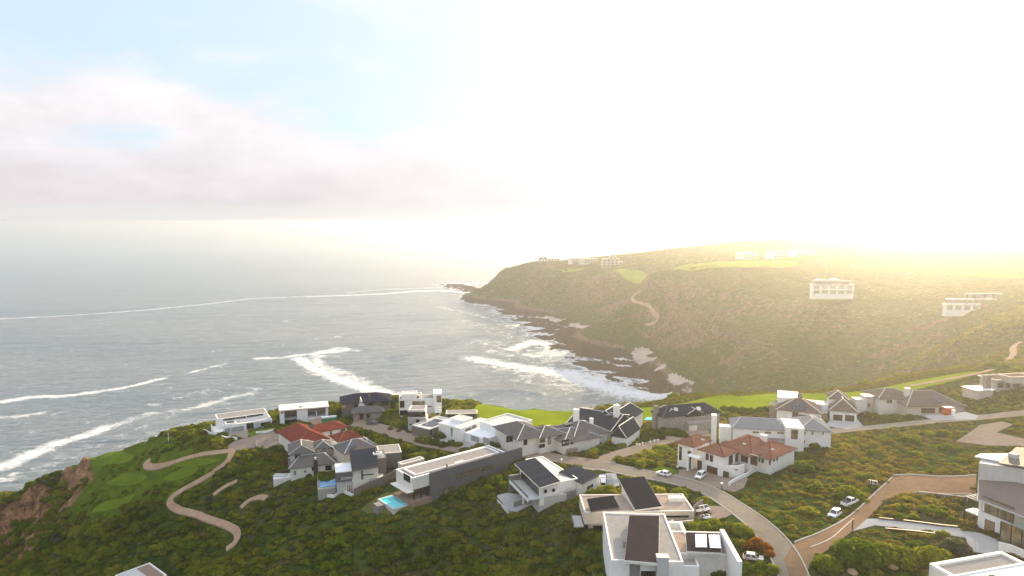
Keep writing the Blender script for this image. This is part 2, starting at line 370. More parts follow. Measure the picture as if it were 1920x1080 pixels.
# the swell breaking into the bay
for pts, a in (([(840, 755), (890, 737), (960, 733), (1010, 740)], 2.2), ([(740, 670), (800, 650), (880, 630), (950, 625)], 1.6), ([(1040, 690), (1100, 700), (1180, 712)], 1.5)):
    sz += a*np.exp(-(dline(sx, sy, [W(x, y, 0) for x, y in pts])/5)**2)
sea = grid_obj('sea', sx, sy, sz*amp, M_SEA, {'foam': foam, 'open': np.clip((np.hypot(sx, sy)-900)/3000, 0, 1)}); sea['kind'] = 'structure'

# ---------------------------------------------------------------- materials of built things
def plain(name, col, rough=0.75, spec=0.3, var=0.12, sc=0.6, bmp=0.0, bs=6.0, metal=0.0):
    m, t, o = newmat(name); P_ = t.node('ShaderNodeTexCoord').outputs['Object']
    n_ = t.noise(P_, sc, 6, 0.65); n2_ = t.noise(t.map(P_, (2.2, 2.2, .35)), sc*1.7, 5, 0.7)
    f = t.math('ADD', t.math('MULTIPLY', n_, 0.5), t.math('MULTIPLY', n2_, 0.5))
    a = tuple(x*(1-var*1.6) for x in col); b = tuple(min(1, x*(1+var*1.0)) for x in col)
    c = t.ramp(f, [(0.33, a), (0.66, b)])
    nrm = bump(t, t.noise(P_, bs, 4, 0.6), 1.0, bmp) if bmp else None
    principled(t, o, c, rough, spec, nrm, Metallic=metal); return m
def tiled(name, col, pitch, var=0.25, amp=0.05, ang='Z'):
    """roof tiles: courses across the slope, every course a little different"""
    m, t, o = newmat(name); P_ = t.node('ShaderNodeTexCoord').outputs['Object']
    s_ = t.node('ShaderNodeSeparateXYZ'); t.l.new(P_, s_.inputs[0])
    wv = t.node('ShaderNodeTexWave', wave_type='BANDS', bands_direction=ang); t.l.new(P_, wv.inputs[0])
    wv.inputs['Scale'].default_value = 3.14/pitch/10*1.0; wv.inputs['Distortion'].default_value = 0.6; wv.inputs['Detail'].default_value = 2
    n_ = t.noise(P_, 0.5, 6, 0.65); n2_ = t.noise(P_, 3.0, 3, 0.7)
    a = tuple(x*(1-var) for x in col); b = tuple(min(1, x*(1+var)) for x in col)
    c = t.ramp(t.math('ADD', t.math('MULTIPLY', n_, 0.55), t.math('MULTIPLY', n2_, 0.45)), [(0.34, a), (0.64, b)])
    c = t.mix(t.math('MULTIPLY', t.math('SUBTRACT', 1.0, wv.outputs['Fac']), 0.22), c, (col[0]*.4, col[1]*.4, col[2]*.4))
    principled(t, o, c, 0.85, 0.12, bump(t, wv.outputs['Fac'], 0.5, amp)); return m
plain('white', (0.76, 0.755, 0.73), var=.08)
plain('offwhite', (0.66, 0.63, 0.58), var=.10)
plain('cream', (0.56, 0.50, 0.42), var=.12)
plain('palegrey', (0.46, 0.46, 0.45), var=.10)
plain('midgrey', (0.20, 0.195, 0.19), var=.12)
plain('darkgrey', (0.125, 0.12, 0.118), var=.12)
plain('taupe', (0.16, 0.135, 0.115), var=.12)
plain('brownwood', (0.085, 0.050, 0.030), .6, .35, .2, 1.5)
plain('teak', (0.28, 0.19, 0.11), .6, .3, .2, 2.0)
plain('darkmetal', (0.028, 0.028, 0.030), .45, .5, .1)
plain('stone', (0.30, 0.255, 0.215), .9, .2, .30, 1.8, .06, 2.5)
plain('greystone', (0.33, 0.31, 0.29), .9, .2, .22, 1.6, .05, 2.5)
plain('gravel', (0.36, 0.33, 0.30), .95, .1, .16, 1.2, .03, 9)
plain('pinkgravel', (0.40, 0.32, 0.27), .95, .1, .18, .5, .03, 9)
plain('membrane', (0.46, 0.455, 0.45), .75, .3, .14, .35)
plain('concrete', (0.36, 0.345, 0.32), .9, .2, .16, .6, .02, 5)
plain('garagegrey', (0.30, 0.31, 0.325), .55, .35, .05)
plain('timberdeck', (0.27, 0.20, 0.15), .8, .2, .2, 1.2)
plain('curtain', (0.30, 0.25, 0.18), .8, .2, .2, 1.2)
plain('sheet', (0.70, 0.72, 0.74), .5, .4, .05)
plain('blueplastic', (0.02, 0.30, 0.62), .5, .4, .1)
plain('greennet', (0.06, 0.26, 0.16), .8, .2, .15, 1.5)
plain('redplastic', (0.50, 0.10, 0.05), .6, .3, .2, 1.5)
plain('carwhite', (0.80, 0.80, 0.80), .22, .6, .02)
plain('cargrey', (0.10, 0.105, 0.11), .25, .6, .02)
plain('rubber', (0.02, 0.02, 0.02), .85, .2, .1)
plain('boulder', (0.42, 0.31, 0.22), .95, .15, .3, 1.2, .15, 2)
tiled('slate', (0.044, 0.049, 0.062), .35, .18)
tiled('darkmono', (0.042, 0.039, 0.043), .5, .14, .04, 'Y')
tiled('ribbed', (0.062, 0.050, 0.048), .55, .16, .06, 'Y')
tiled('greytile', (0.145, 0.135, 0.130), .34, .22)
tiled('lightroof', (0.27, 0.265, 0.27), .5, .12)
tiled('browntile', (0.175, 0.140, 0.118), .34, .22)
tiled('terracotta', (0.25, 0.125, 0.085), .34, .25)
tiled('redtile', (0.20, 0.056, 0.040), .34, .25)
def glassmat(name, col, rough=.06):
    m, t, o = newmat(name); P_ = t.node('ShaderNodeTexCoord').outputs['Object']
    c = t.ramp(t.noise(P_, 0.5, 4, .6), [(.35, tuple(x*.5 for x in col)), (.65, tuple(x*1.6 for x in col))])
    principled(t, o, c, rough, .9, bump(t, t.noise(P_, .4, 2, .5), .15, .1), IOR=1.5)
glassmat('glass', (0.020, 0.023, 0.026)); glassmat('warmglass', (0.17, 0.13, 0.072), .12); glassmat('paleglass', (0.16, 0.19, 0.20), .1)
glassmat('panel', (0.012, 0.022, 0.055), .18); glassmat('carglass', (0.012, 0.014, 0.016), .05)
m, t, o = newmat('poolwater'); P_ = pos(t)
principled(t, o, t.ramp(t.noise(P_, .35, 4), [(.3, (0.02, 0.40, 0.46)), (.7, (0.05, 0.55, 0.60))]), .08, .5, bump(t, t.noise(P_, 1.4, 3), .5, .08))
m, t, o = newmat('deepwater'); P_ = pos(t)
principled(t, o, t.ramp(t.noise(P_, .35, 4), [(.3, (0.03, 0.13, 0.30)), (.7, (0.05, 0.20, 0.40))]), .1, .5, bump(t, t.noise(P_, 1.4, 3), .5, .05))
def surf(name, c0, c1, sc, rough=.9, fine=6.0, stain=0.25, brick=None):
    m, t, o = newmat(name); P_ = pos(t)
    a = t.noise(P_, sc, 6, .65); b = t.noise(P_, fine, 3, .7); big_ = t.noise(P_, .05, 4, .6)
    c = t.ramp(t.math('ADD', t.math('MULTIPLY', a, .6), t.math('MULTIPLY', b, .4)), [(.35, c0), (.65, c1)])
    c = t.mix(t.math('MULTIPLY', t.sstep(big_, .45, .65), stain), c, tuple(x*.55 for x in c0))
    if brick:
        bk = t.node('ShaderNodeTexBrick'); t.l.new(P_, bk.inputs[0]); bk.inputs['Scale'].default_value = brick
        bk.inputs['Color1'].default_value = (1, 1, 1, 1); bk.inputs['Color2'].default_value = (.78, .78, .78, 1); bk.inputs['Mortar'].default_value = (.6, .6, .6, 1); bk.inputs['Mortar Size'].default_value = .03
        c = t.mix(.7, c, bk.outputs[0], 'MULTIPLY')
    principled(t, o, c, rough, .15, bump(t, b, .6, .03)); return m
surf('asphalt', (0.235, 0.20, 0.158), (0.325, 0.28, 0.22), .8)
surf('paver', (0.26, 0.205, 0.160), (0.37, 0.30, 0.24), .7, brick=1.6)
surf('brickroad', (0.26, 0.165, 0.095), (0.37, 0.25, 0.155), .5, brick=1.8)
surf('dirt', (0.31, 0.20, 0.135), (0.46, 0.33, 0.24), .5)
surf('kerbstone', (0.40, 0.37, 0.32), (0.52, 0.48, 0.42), 1.0)
surf('whitepaint', (0.62, 0.61, 0.58), (0.76, 0.74, 0.70), 1.0, stain=.1)
surf('paleslab', (0.33, 0.33, 0.33), (0.44, 0.43, 0.42), .8)
surf('fairwaygrass', (0.145, 0.20, 0.010), (0.25, 0.30, 0.015), .06, 1.0, 1.5, .35)
surf('greengrass', (0.078, 0.125, 0.012), (0.135, 0.18, 0.018), .08, 1.0, 1.5, .25)
surf('drylawn', (0.085, 0.095, 0.030), (0.13, 0.13, 0.045), .25, 1.0, 1.5, .3)

# ---------------------------------------------------------------- draped sheets
MASK = []          # polygons / strips kept free of shrubs: (polygon, grow)
def dens(P, s=2.0, closed=True):
    out = []; n = len(P)
    for i in range(n if closed else n-1):
        a = Vector(P[i][:2]); b = Vector(P[(i+1) % n][:2]); k = max(1, int((b-a).length/s))
        out += [a+(b-a)*j/k for j in range(k)]
    if not closed: out.append(Vector(P[-1][:2]))
    return out
def smoothline(P, it=2, closed=False):
    P = [Vector((p[0], p[1])) for p in P]
    for _ in range(it):
        Q = [] if closed else [P[0]]
        n = len(P)
        for i in range(n if closed else n-1):
            a, b = P[i], P[(i+1) % n]; Q += [a*.75+b*.25, a*.25+b*.75]
        if not closed: Q.append(P[-1])
        P = Q
    return P
from mathutils.geometry import delaunay_2d_cdt
def sheet(name, P, mat, off=0.15, s=2.0, kind='structure', smooth=0, mask=1.0, label=None, cat=None, skirt=True):
    """a sheet over the ground; P in world XY"""
    if smooth: P = smoothline(P, smooth, True)
    Bd = dens(P, s); xs = [p.x for p in Bd]; ys = [p.y for p in Bd]
    X, Y = np.meshgrid(np.arange(min(xs), max(xs), s), np.arange(min(ys), max(ys), s))
    BA = [(p.x, p.y) for p in Bd]; ins = inpoly(X, Y, BA) & (dline(X, Y, BA+[BA[0]]) > s*.35)
    pts = Bd+[Vector((a, b)) for a, b in zip(X[ins], Y[ins])]
    n = len(Bd); r = delaunay_2d_cdt(pts, [(i, (i+1) % n) for i in range(n)], [], 2, 1e-4)
    cs = r[0]; z = Hs([c.x for c in cs], [c.y for c in cs])
    F = [tuple(f) for f in r[2] if inpoly(np.array([sum(cs[i].x for i in f)/len(f)]), np.array([sum(cs[i].y for i in f)/len(f)]), BA)[0]]
    V = [(c.x, c.y, float(zz)+off) for c, zz in zip(cs, z)]
    if skirt:
        k0 = len(V); zb = Hs(xs, ys)
        V += [(p.x, p.y, float(q)+off) for p, q in zip(Bd, zb)]+[(p.x, p.y, float(q)-.8) for p, q in zip(Bd, zb)]
        F += [(k0+i, k0+(i+1) % n, k0+n+(i+1) % n, k0+n+i) for i in range(n)]
    o = mesh_obj(name, V, F, MATS[mat], smooth=False)
    if kind: o['kind'] = kind
    if label: o['label'] = label; o['category'] = cat
    if mask is not None: MASK.append((BA, mask))
    return o
def GP(L): return [Gnd(a, b) for a, b in L]
def offset(P, d):
    out = []
    for i, p in enumerate(P):
        a = P[max(0, i-1)]; b = P[min(len(P)-1, i+1)]; t_ = Vector((b[0]-a[0], b[1]-a[1])).normalized()
        out.append(Vector((p[0]-t_.y*d, p[1]+t_.x*d)))
    return out
def strip(name, P, wdt, mat, off=.15, s=2.0, sm=2, kerb=None, mask=.8, kind='structure', **k):
    P = smoothline(P, sm) if sm else [Vector((p[0], p[1])) for p in P]
    L = offset(P, wdt/2); Rr = offset(P, -wdt/2)
    o = sheet(name, L+Rr[::-1], mat, off, s, mask=mask, kind=kind, **k)
    if kerb:
        for Q in (L, Rr): kerbline(Q)
    return o
def kerbline(Q, w_=.3, h=.13, name='kerb', mat='kerbstone', off=.15, kind='structure', base=-.5):
    Q = dens(Q, 2.0, False); a = offset(Q, w_/2); b = offset(Q, -w_/2)
    V = []; F = []
    for p, q in zip(a, b):
        z = float(Hs(*((p+q)/2)))+off+h
        V += [(p.x, p.y, z), (q.x, q.y, z), (p.x, p.y, z-h+base), (q.x, q.y, z-h+base)]
    for i in range(len(a)-1):
        k = i*4
        F += [(k, k+1, k+5, k+4), (k, k+4, k+6, k+2), (k+1, k+3, k+7, k+5)]
    n_ = len(V); F += [(0, 2, 3, 1), (n_-4, n_-3, n_-1, n_-2)]
    o = mesh_obj(name, V, F, MATS[mat]); 
    if kind: o['kind'] = kind
    return o
def garden_wall(pix, h, label, mat='white', w_=.3, cat='wall'):
    o = kerbline(GP(pix) if not isinstance(pix[0], Vector) else pix, w_, h, 'garden_wall', mat, 0, None, -1.5)
    o['label'] = label; o['category'] = cat; return o

# ---------------------------------------------------------------- house kit
FP = []      # footprints
PADS = []
class House:
    def __init__(s, label, g, A, B, hA, name='house', cat='house', group=None, z0=None):
        P = Gnd(*g) if z0 is None else W(g[0], g[1], z0)
        s.z0 = P.z; a = W(*A, s.z0+hA); b = W(*B, s.z0+hA)
        u = Vector((b.x-a.x, b.y-a.y)).normalized(); v = Vector((-u.y, u.x))
        if v.y < 0: v = -v
        s.u, s.v, s.o = u, v, Vector((P.x, P.y))
        r = bpy.data.objects.new(name, None); COL.objects.link(r); r.empty_display_size = .5
        r.location = P; s.yaw = math.atan2(u.y, u.x); r.rotation_euler = (0, 0, s.yaw); s.flip = -1 if (u.x*v.y-u.y*v.x) < 0 else 1
        r['label'] = label; r['category'] = cat
        if group: r['group'] = group
        s.root = r; s.last = None
    def loc(s, px, py, h):
        p = W(px, py, s.z0+h); d = Vector((p.x, p.y))-s.o
        return d.dot(s.u), d.dot(s.v)
    def bb(s, pts, h):
        L = [s.loc(a, b, h) for a, b in pts]; return min(l[0] for l in L), max(l[0] for l in L), min(l[1] for l in L), max(l[1] for l in L)
    def w(s, u, v, h): return (u, v*s.flip, h)
    def add(s, part, V, F, mat, parent=None, foot=False, padz=None):
        o = mesh_obj(part, [s.w(*p) for p in V], F, MATS[mat], parent or s.root)
        bm = bmesh.new(); bm.from_mesh(o.data); bmesh.ops.recalc_face_normals(bm, faces=bm.faces); bm.to_mesh(o.data); bm.free()
        if foot:
            FZ = s.z0
            us = [p[0] for p in V]; vs = [p[1] for p in V]
            FP.append([tuple(s.o+s.u*a+s.v*b) for a, b in ((min(us), min(vs)), (max(us), min(vs)), (max(us), max(vs)), (min(us), max(vs)))])
            if max(us)-min(us) > 2 and max(vs)-min(vs) > 2:
                hm_ = float(Hs([p[0] for p in FP[-1]], [p[1] for p in FP[-1]]).max()); rz = s.z0+max(p[2] for p in V)
                if hm_ > s.z0+1.2: print('PAD', s.root['label'][:40], part, 'z0 %.1f roof %.1f ground max %.1f' % (s.z0, rz, hm_))
                PADS.append((FP[-1], s.z0 if not padz else padz))
        return o
    @staticmethod
    def boxes(L):
        V = []; F = []
        for (a, b, c, d, e, f) in L:
            k = len(V); V += [(a, c, e), (b, c, e), (b, d, e), (a, d, e), (a, c, f), (b, c, f), (b, d, f), (a, d, f)]
            F += [(k, k+1, k+2, k+3), (k+4, k+5, k+6, k+7), (k, k+1, k+5, k+4), (k+1, k+2, k+6, k+5), (k+2, k+3, k+7, k+6), (k+3, k, k+4, k+7)]
        return V, F
    def box(s, part, L, mat, parent=None, foot=False):
        V, F = s.boxes(L); return s.add(part, V, F, mat, parent, foot)
    def vol(s, pts, h1, h0=-3, m='white', part='wall', grow=(0, 0, 0, 0)):
        """walls: box whose top corners are seen at pts, at height h1"""
        a, b, c, d = s.bb(pts, h1) if isinstance(pts, list) else pts[:4]
        a -= grow[0]; b += grow[1]; c -= grow[2]; d += grow[3]
        s.last = (a, b, c, d, h0, h1); s.box(part, [s.last], m, foot=h0 <= 1)
        return s.last
    def flat(s, pts, h1, h0=-3, m='white', rm='membrane', par=.35, pm=None, pw=.3, grow=(0, 0, 0, 0), cap=0):
        """walls with a flat roof inside a parapet"""
        a, b, c, d, _, _ = s.vol(pts, h1, h0, m, grow=grow)
        if cap: a -= cap; b += cap; c -= cap; d += cap
        e = .02
        s.box('parapet', [(a-e, b+e, c-e, c+pw, h1-.02-cap*.4, h1+par), (a-e, b+e, d-pw, d+e, h1-.02-cap*.4, h1+par), (a-e, a+pw, c+pw, d-pw, h1-.02-cap*.4, h1+par), (b-pw, b+e, c+pw, d-pw, h1-.02-cap*.4, h1+par)], pm or m)
        s.box('roof', [(a+pw, b-pw, c+pw, d-pw, h1-.01, h1+.08)], rm)
        s.last = (a+cap, b-cap, c+cap, d-cap, h0, h1); return s.last
    def hip(s, pts, h1, rise, m='greytile', over=.5, wall='white', h0=-3, along=None, gable=False, trim=None, part='roof', inset=1.0, walls=True):
        """pts are eave corners seen at height h1"""
        a, b, c, d = s.bb(pts, h1) if isinstance(pts, list) else pts[:4]
        if walls: s.last = (a+over, b-over, c+over, d-over, h0, h1-.1); s.box('wall', [s.last], wall, foot=True)
        U = b-a; Vv = d-c; along = along or ('u' if U > Vv else 'v'); t_ = .18
        if along == 'u':
            k = 0 if gable else min(Vv/2*inset, U/2-.05); r0 = (a+k, (c+d)/2, h1+rise); r1 = (b-k, (c+d)/2, h1+rise)
            F = [(0, 1, 5, 4), (2, 3, 4, 5), (0, 4, 3), (1, 2, 5)]
        else:
            k = 0 if gable else min(U/2*inset, Vv/2-.05); r0 = ((a+b)/2, c+k, h1+rise); r1 = ((a+b)/2, d-k, h1+rise)
            F = [(0, 1, 4), (1, 2, 5, 4), (2, 3, 5), (3, 0, 4, 5)]
        V = [(a, c, h1), (b, c, h1), (b, d, h1), (a, d, h1), r0, r1]
        V += [(x, y, z-t_) for x, y, z in V[:4]]; F += [(0, 1, 7, 6), (1, 2, 8, 7), (2, 3, 9, 8), (3, 0, 6, 9), (6, 7, 8, 9)]
        o = s.add(part, V, F, m)
        if trim:      # ridge caps
            L = []; hips = [(0, 4), (1, 5), (2, 5), (3, 4), (4, 5)] if along == 'u' else [(0, 4), (1, 4), (2, 5), (3, 5), (4, 5)]
            VV = []; FF = []
            for i, j in hips:
                p, q = Vector(V[i]), Vector(V[j]); dd = (q-p).normalized(); sd = dd.cross(Vector((0, 0, 1))); 
                if sd.length < .1 or (q-p).length < .2: continue
                sd = sd.normalized()*.16; up = Vector((0, 0, .09)); k = len(VV)
                VV += [tuple(p-sd), tuple(p+up), tuple(p+sd), tuple(q-sd), tuple(q+up), tuple(q+sd)]; FF += [(k, k+1, k+4, k+3), (k+1, k+2, k+5, k+4)]
            s.add('ridge_cap', VV, FF, trim, o)
        return o
    def slab(s, P4, th=.3, m='darkmono', part='roof', edge=None):
        """a sloping slab through four seen corners (px, py, height)"""
        V = []
        for a, b, h in P4:
            u, v = s.loc(a, b, h); V.append((u, v, h))
        V += [(x, y, z-th) for x, y, z in V]
        o = s.add(part, V, [(0, 1, 2, 3), (4, 5, 6, 7), (0, 1, 5, 4), (1, 2, 6, 5), (2, 3, 7, 6), (3, 0, 4, 7)], m)
        if edge:
            cx = sum(v[0] for v in V[:4])/4; cy = sum(v[1] for v in V[:4])/4
            E = [(cx+(x-cx)*1.02, cy+(y-cy)*1.02, z-.06) for x, y, z in V[:4]]; E += [(x, y, z-th) for x, y, z in E]
            s.add('fascia', E, [(0, 1, 2, 3), (4, 5, 6, 7), (0, 1, 5, 4), (1, 2, 6, 5), (2, 3, 7, 6), (3, 0, 4, 7)], edge)
        return o
    def prism(s, P, h0, m, part='wall', foot=True, metre=False):
        """walls under a sloping roof: P = seen corners (px, py, height)"""
        V = []
        for a, b, h in P:
            u, v = (a, b) if metre else s.loc(a, b, h); V.append((u, v, h))
        n_ = len(V); V += [(x, y, h0) for x, y, z in V]
        F = [tuple(range(n_)), tuple(range(n_, 2*n_))]+[(i, (i+1) % n_, n_+(i+1) % n_, n_+i) for i in range(n_)]
        return s.add(part, V, F, m, foot=foot)
    def hit(s, face, px, py, box=None):
        """where the sight line meets a wall face"""
        a, b, c, d = (box or s.last)[:4]; r = ray(px, py); C = Vector((0, 0))-s.o
        cu, cv_ = C.dot(s.u), C.dot(s.v); ru, rv = Vector((r.x, r.y)).dot(s.u), Vector((r.x, r.y)).dot(s.v)
        if face in 'fb': k = c if face == 'f' else d; t_ = (k-cv_)/rv
        else: k = a if face == 'l' else b; t_ = (k-cu)/ru
        return cu+ru*t_, cv_+rv*t_, CAMZ+r.z*t_-s.z0
    def win(s, face, px, py, w_, h_, m='glass', fm='darkmetal', n=1, part='window', pane='pane', box=None, fw=.10, proud=.07):
        u, v, z = s.hit(face, px, py, box); hw, hh_ = w_/2, h_/2
        sg = {'f': -1, 'b': 1, 'l': -1, 'r': 1}[face]
        def B_(p0, p1, q0, q1, e0, e1):
            e = sorted((e0*sg, e1*sg))
            if face in 'fb': return (u+p0, u+p1, v+e[0], v+e[1], z+q0, z+q1)
            return (u+e[0], u+e[1], v+p0, v+p1, z+q0, z+q1)
        L = [B_(-hw, hw, hh_-fw, hh_, .004, proud), B_(-hw, hw, -hh_, -hh_+fw, .004, proud), B_(-hw, -hw+fw, -hh_+fw, hh_-fw, .004, proud), B_(hw-fw, hw, -hh_+fw, hh_-fw, .004, proud)]
        for i in range(1, n):
            x = -hw+w_*i/n; L.append(B_(x-fw*.4, x+fw*.4, -hh_+fw, hh_-fw, .004, proud))
        f = s.box(part, L, fm)
        s.box(pane, [B_(-hw+fw, hw-fw, -hh_+fw, hh_-fw, .002, proud*.4)], m, f)
        return f
    def door(s, face, px, py, w_, h_, m='brownwood', part='garage_door', fm='white', box=None):
        return s.win(face, px, py, w_, h_, m, fm, 1, part, 'door_leaf', box, .08, .09)
    def tube(s, part, u, v, h0, h1, r, m, parent=None):
        s.box(part, [(u-r, u+r, v-r, v+r, h0, h1)], m, parent)
    def chim(s, px, py, h0, h1, w_=.9, d_=.9, m='white', cap=None, part='chimney'):
        u, v = s.loc(px, py, h1)      # top centre seen at (px, py)
        o = s.box(part, [(u-w_/2, u+w_/2, v-d_/2, v+d_/2, h0, h1)], m)
        s.box('chimney_cap', [(u-w_/2-.08, u+w_/2+.08, v-d_/2-.08, v+d_/2+.08, h1+.003, h1+.13)], cap or m, o)
    def solar(s, P4, nx, ny, lift=.12, m='panel'):
        """panels on a roof plane through four seen corners (px, py, height); each panel a part"""
        C4 = []
        for a, b, h in P4:
            u, v = s.loc(a, b, h); C4.append(Vector((u, v, h)))
        N_ = (C4[1]-C4[0]).cross(C4[3]-C4[0]).normalized()
        if N_.z < 0: N_ = -N_
        for i in range(nx):
            for j in range(ny):
                g_ = .05; q = []
                for (fu, fv) in ((i+g_, j+g_), (i+1-g_, j+g_), (i+1-g_, j+1-g_), (i+g_, j+1-g_)):
                    fu /= nx; fv /= ny
                    q.append((C4[0]*(1-fu)+C4[1]*fu)*(1-fv)+(C4[3]*(1-fu)+C4[2]*fu)*fv)
                V = [tuple(p+N_*lift) for p in q]+[tuple(p+N_*(lift-.06)) for p in q]
                s.add('solar_panel', V, [(0, 1, 2, 3), (4, 5, 6, 7), (0, 1, 5, 4), (1, 2, 6, 5), (2, 3, 7, 6), (3, 0, 4, 7)], m)

# ================================================================ the houses (corners are seen points, heights in metres)
VG = 'houses of the clifftop village'
# --- white house with two dark roof openings, on the left cliff edge
h = House('white flat-roofed cliff-edge house with grey garage doors and two dark roof openings', (420, 811), (420, 799.5), (508, 787.5), 2.9)
h.flat([(420, 799.5), (510, 787.5), (413, 788)], 2.9, rm='membrane', par=.35)
b1 = h.last
h.door('f', 427, 807, 2.1, 2.1, 'garagegrey'); h.door('f', 445.5, 804.5, 4.6, 2.1, 'garagegrey')
h.box('entrance_screen', [(h.hit('f', 478, 798)[0], h.hit('f', 487, 798)[0], b1[2]-.2, b1[2]-.01, -1, 2.8)], 'palegrey')
h.win('f', 469, 799, 2.6, 2.4, 'glass', n=2, part='entrance_door'); h.win('f', 498, 795, 3.6, 1.5, n=3)
for q in ([(425, 796), (441, 794), (438, 788.5)], [(453, 788.5), (481, 784), (474, 778.5)]):
    a, b_, c_, d_ = h.bb(q, 3.2); h.box('skylight', [(a, b_, c_, d_, 2.95, 3.15)], 'darkmetal'); h.box('opening_kerb', [(a-.5, b_+.5, c_-.5, c_, 2.96, 3.6), (a-.5, b_+.5, d_, d_+.5, 2.96, 3.6), (a-.5, a, c_, d_, 2.96, 3.6), (b_, b_+.5, c_, d_, 2.96, 3.6)], 'white')  # no skylights here: dark panels stand in for the shade inside the roof openings
h.flat([(404, 778.6), (412, 786), (501, 773), (492, 766)], 4.6, 0, rm='midgrey', par=.15)
h.win('f', 440, 784.5, 8, .7, n=6, part='clerestory'); h.win('f', 478, 779, 6, .7, n=5, part='clerestory')
h.vol((b1[0]-3.2, b1[0]-.02, b1[2]+.5, b1[2]+9, -4, 1.0), 1.0, -4, part='terrace'); h.box('balcony_wall', [(b1[0]-3.4, b1[0]-3.2, b1[2]+.3, b1[2]+9.2, -4, 2.0)], 'white')
h.win('l', 407, 795, 4, 1.9, 'paleglass', n=3, box=b1)
garden_wall([(383, 811), (395, 816), (410, 821), (425, 826), (445, 826)], 1.1, 'low curved white wall sweeping from the terrace of the cliff-edge house to its drive')
garden_wall([(480, 815), (500, 812), (521, 806.5), (524, 810)], .9, 'low white wall between the strip of lawn and the curved drive')
# --- unfinished white box house
h = House('unfinished white box house with two wide dark openings behind a sand slope', (526.5, 796), (526.5, 769), (615, 761.5), 5.6)
a, b_, c_, d_ = h.bb([(526.5, 769), (615, 761.5), (524, 765), (614, 757)], 5.6); d_ = max(d_, c_+8)
h.box('wall', [(a, a+1.7, c_, d_, -3, 5.2), (a+6.3, a+10.3, c_, d_, -3, 5.2), (b_-1.0, b_, c_, d_, -3, 5.2), (a+1.7, a+6.3, d_-.3, d_, -3, 5.2), (a+10.3, b_-1, d_-.3, d_, -3, 5.2), (a+10.3, b_-1, c_+.5, d_-.4, -3, 1.6)], 'white', foot=True)
h.box('roof', [(a-.3, b_+.3, c_-.4, d_, 5.21, 5.65)], 'offwhite'); h.box('roof_beam', [(a+10.32, b_-1.02, c_+.2, c_+.6, 4.2, 5.2)], 'taupe'); h.box('mullion', [(b_-4.6, b_-4.3, c_+.3, c_+.6, 1.6, 4.2)], 'white')
h.box('timber_screen', [(a+1.8+i*.45, a+2.0+i*.45, c_+2.5, c_+2.7, 2.6, 5.1) for i in range(10)], 'teak'); h.box('floor_slab', [(a+1.7, a+6.3, c_+.2, d_-.4, 1.5, 1.75)], 'concrete')
h.box('vent', [(a+7.2, a+8.4, c_+1.5, c_+2.4, 5.66, 5.95)], 'taupe'); h.last = (a, b_, c_, d_); h.win('f', 529, 774, .8, .6)
sheet('sand_slope', GP([(577, 801), (580, 791), (588, 788), (604, 784), (612, 786), (604, 800)]), 'dirt', .35, mask=0, kind='structure')
garden_wall([(549, 799), (562, 797), (577, 794)], .9, 'low white wall in front of the unfinished house')
o = mesh_obj('hoarding', *(lambda P: ([(P[i].x, P[i].y, P[i].z+z_) for z_ in (-1, 2.0) for i in range(4)], [(0, 1, 5, 4), (1, 2, 6, 5), (2, 3, 7, 6), (3, 0, 4, 7), (4, 5, 6, 7)]))(GP([(603, 795.5), (631, 792.5), (631, 790.5), (603, 793.5)])), MATS['greennet'])
o['label'] = 'green net hoarding with a white rail beside the sand slope of the unfinished house'; o['category'] = 'hoarding'
bb_ = [o.data.vertices[i].co.copy() for i in (4, 5, 6, 7)]; o2 = mesh_obj('rail', [(*v.xy, v.z+z_) for z_ in (.01, .5) for v in bb_], [(0, 1, 5, 4), (1, 2, 6, 5), (2, 3, 7, 6), (3, 0, 4, 7), (4, 5, 6, 7)], MATS['white'], o)
# --- grey hipped house on the edge
h = House('taupe cliff-edge house with a slate-blue hipped roof and a pointed white dormer', (663, 786), (658, 775), (717, 771), 2.8)
h.hip([(659, 776), (722, 771.5), (671, 766), (716, 762)], 2.9, 1.7, 'greytile', .6, 'stone', inset=.9)
h.door('f', 678, 781, 1.6, 2.2, 'glass', 'entrance_door', 'darkmetal'); h.win('f', 690, 780, 1.2, 1.6); h.door('f', 708, 779, 4.4, 2.0, 'garagegrey', fm='stone')
h.hip([(637, 757.5), (735, 750.5), (640, 748), (712, 739)], 5.6, 2.4, 'slate', .7, 'taupe')
for x_, w_ in ((645, 1.6), (667, 1.6), (695, 1.8), (722, 3)): h.win('f', x_, 762-(x_-645)*.07, w_, 1.5)
u, v, z_ = h.hit('f', 681, 757); h.add('dormer', [(u-2.4, v-.6, 2.5), (u+1.6, v-.6, 2.5), (u-1.0, v-.6, 7.2), (u-2.4, v+5, 2.5), (u+1.6, v+5, 2.5), (u-1.0, v+5, 7.2)], [(0, 1, 2), (3, 4, 5), (0, 2, 5, 3), (1, 4, 5, 2), (0, 1, 4, 3)], 'offwhite')
h.chim(693, 736.5, 6.5, 8.6, .8, .8, 'taupe')
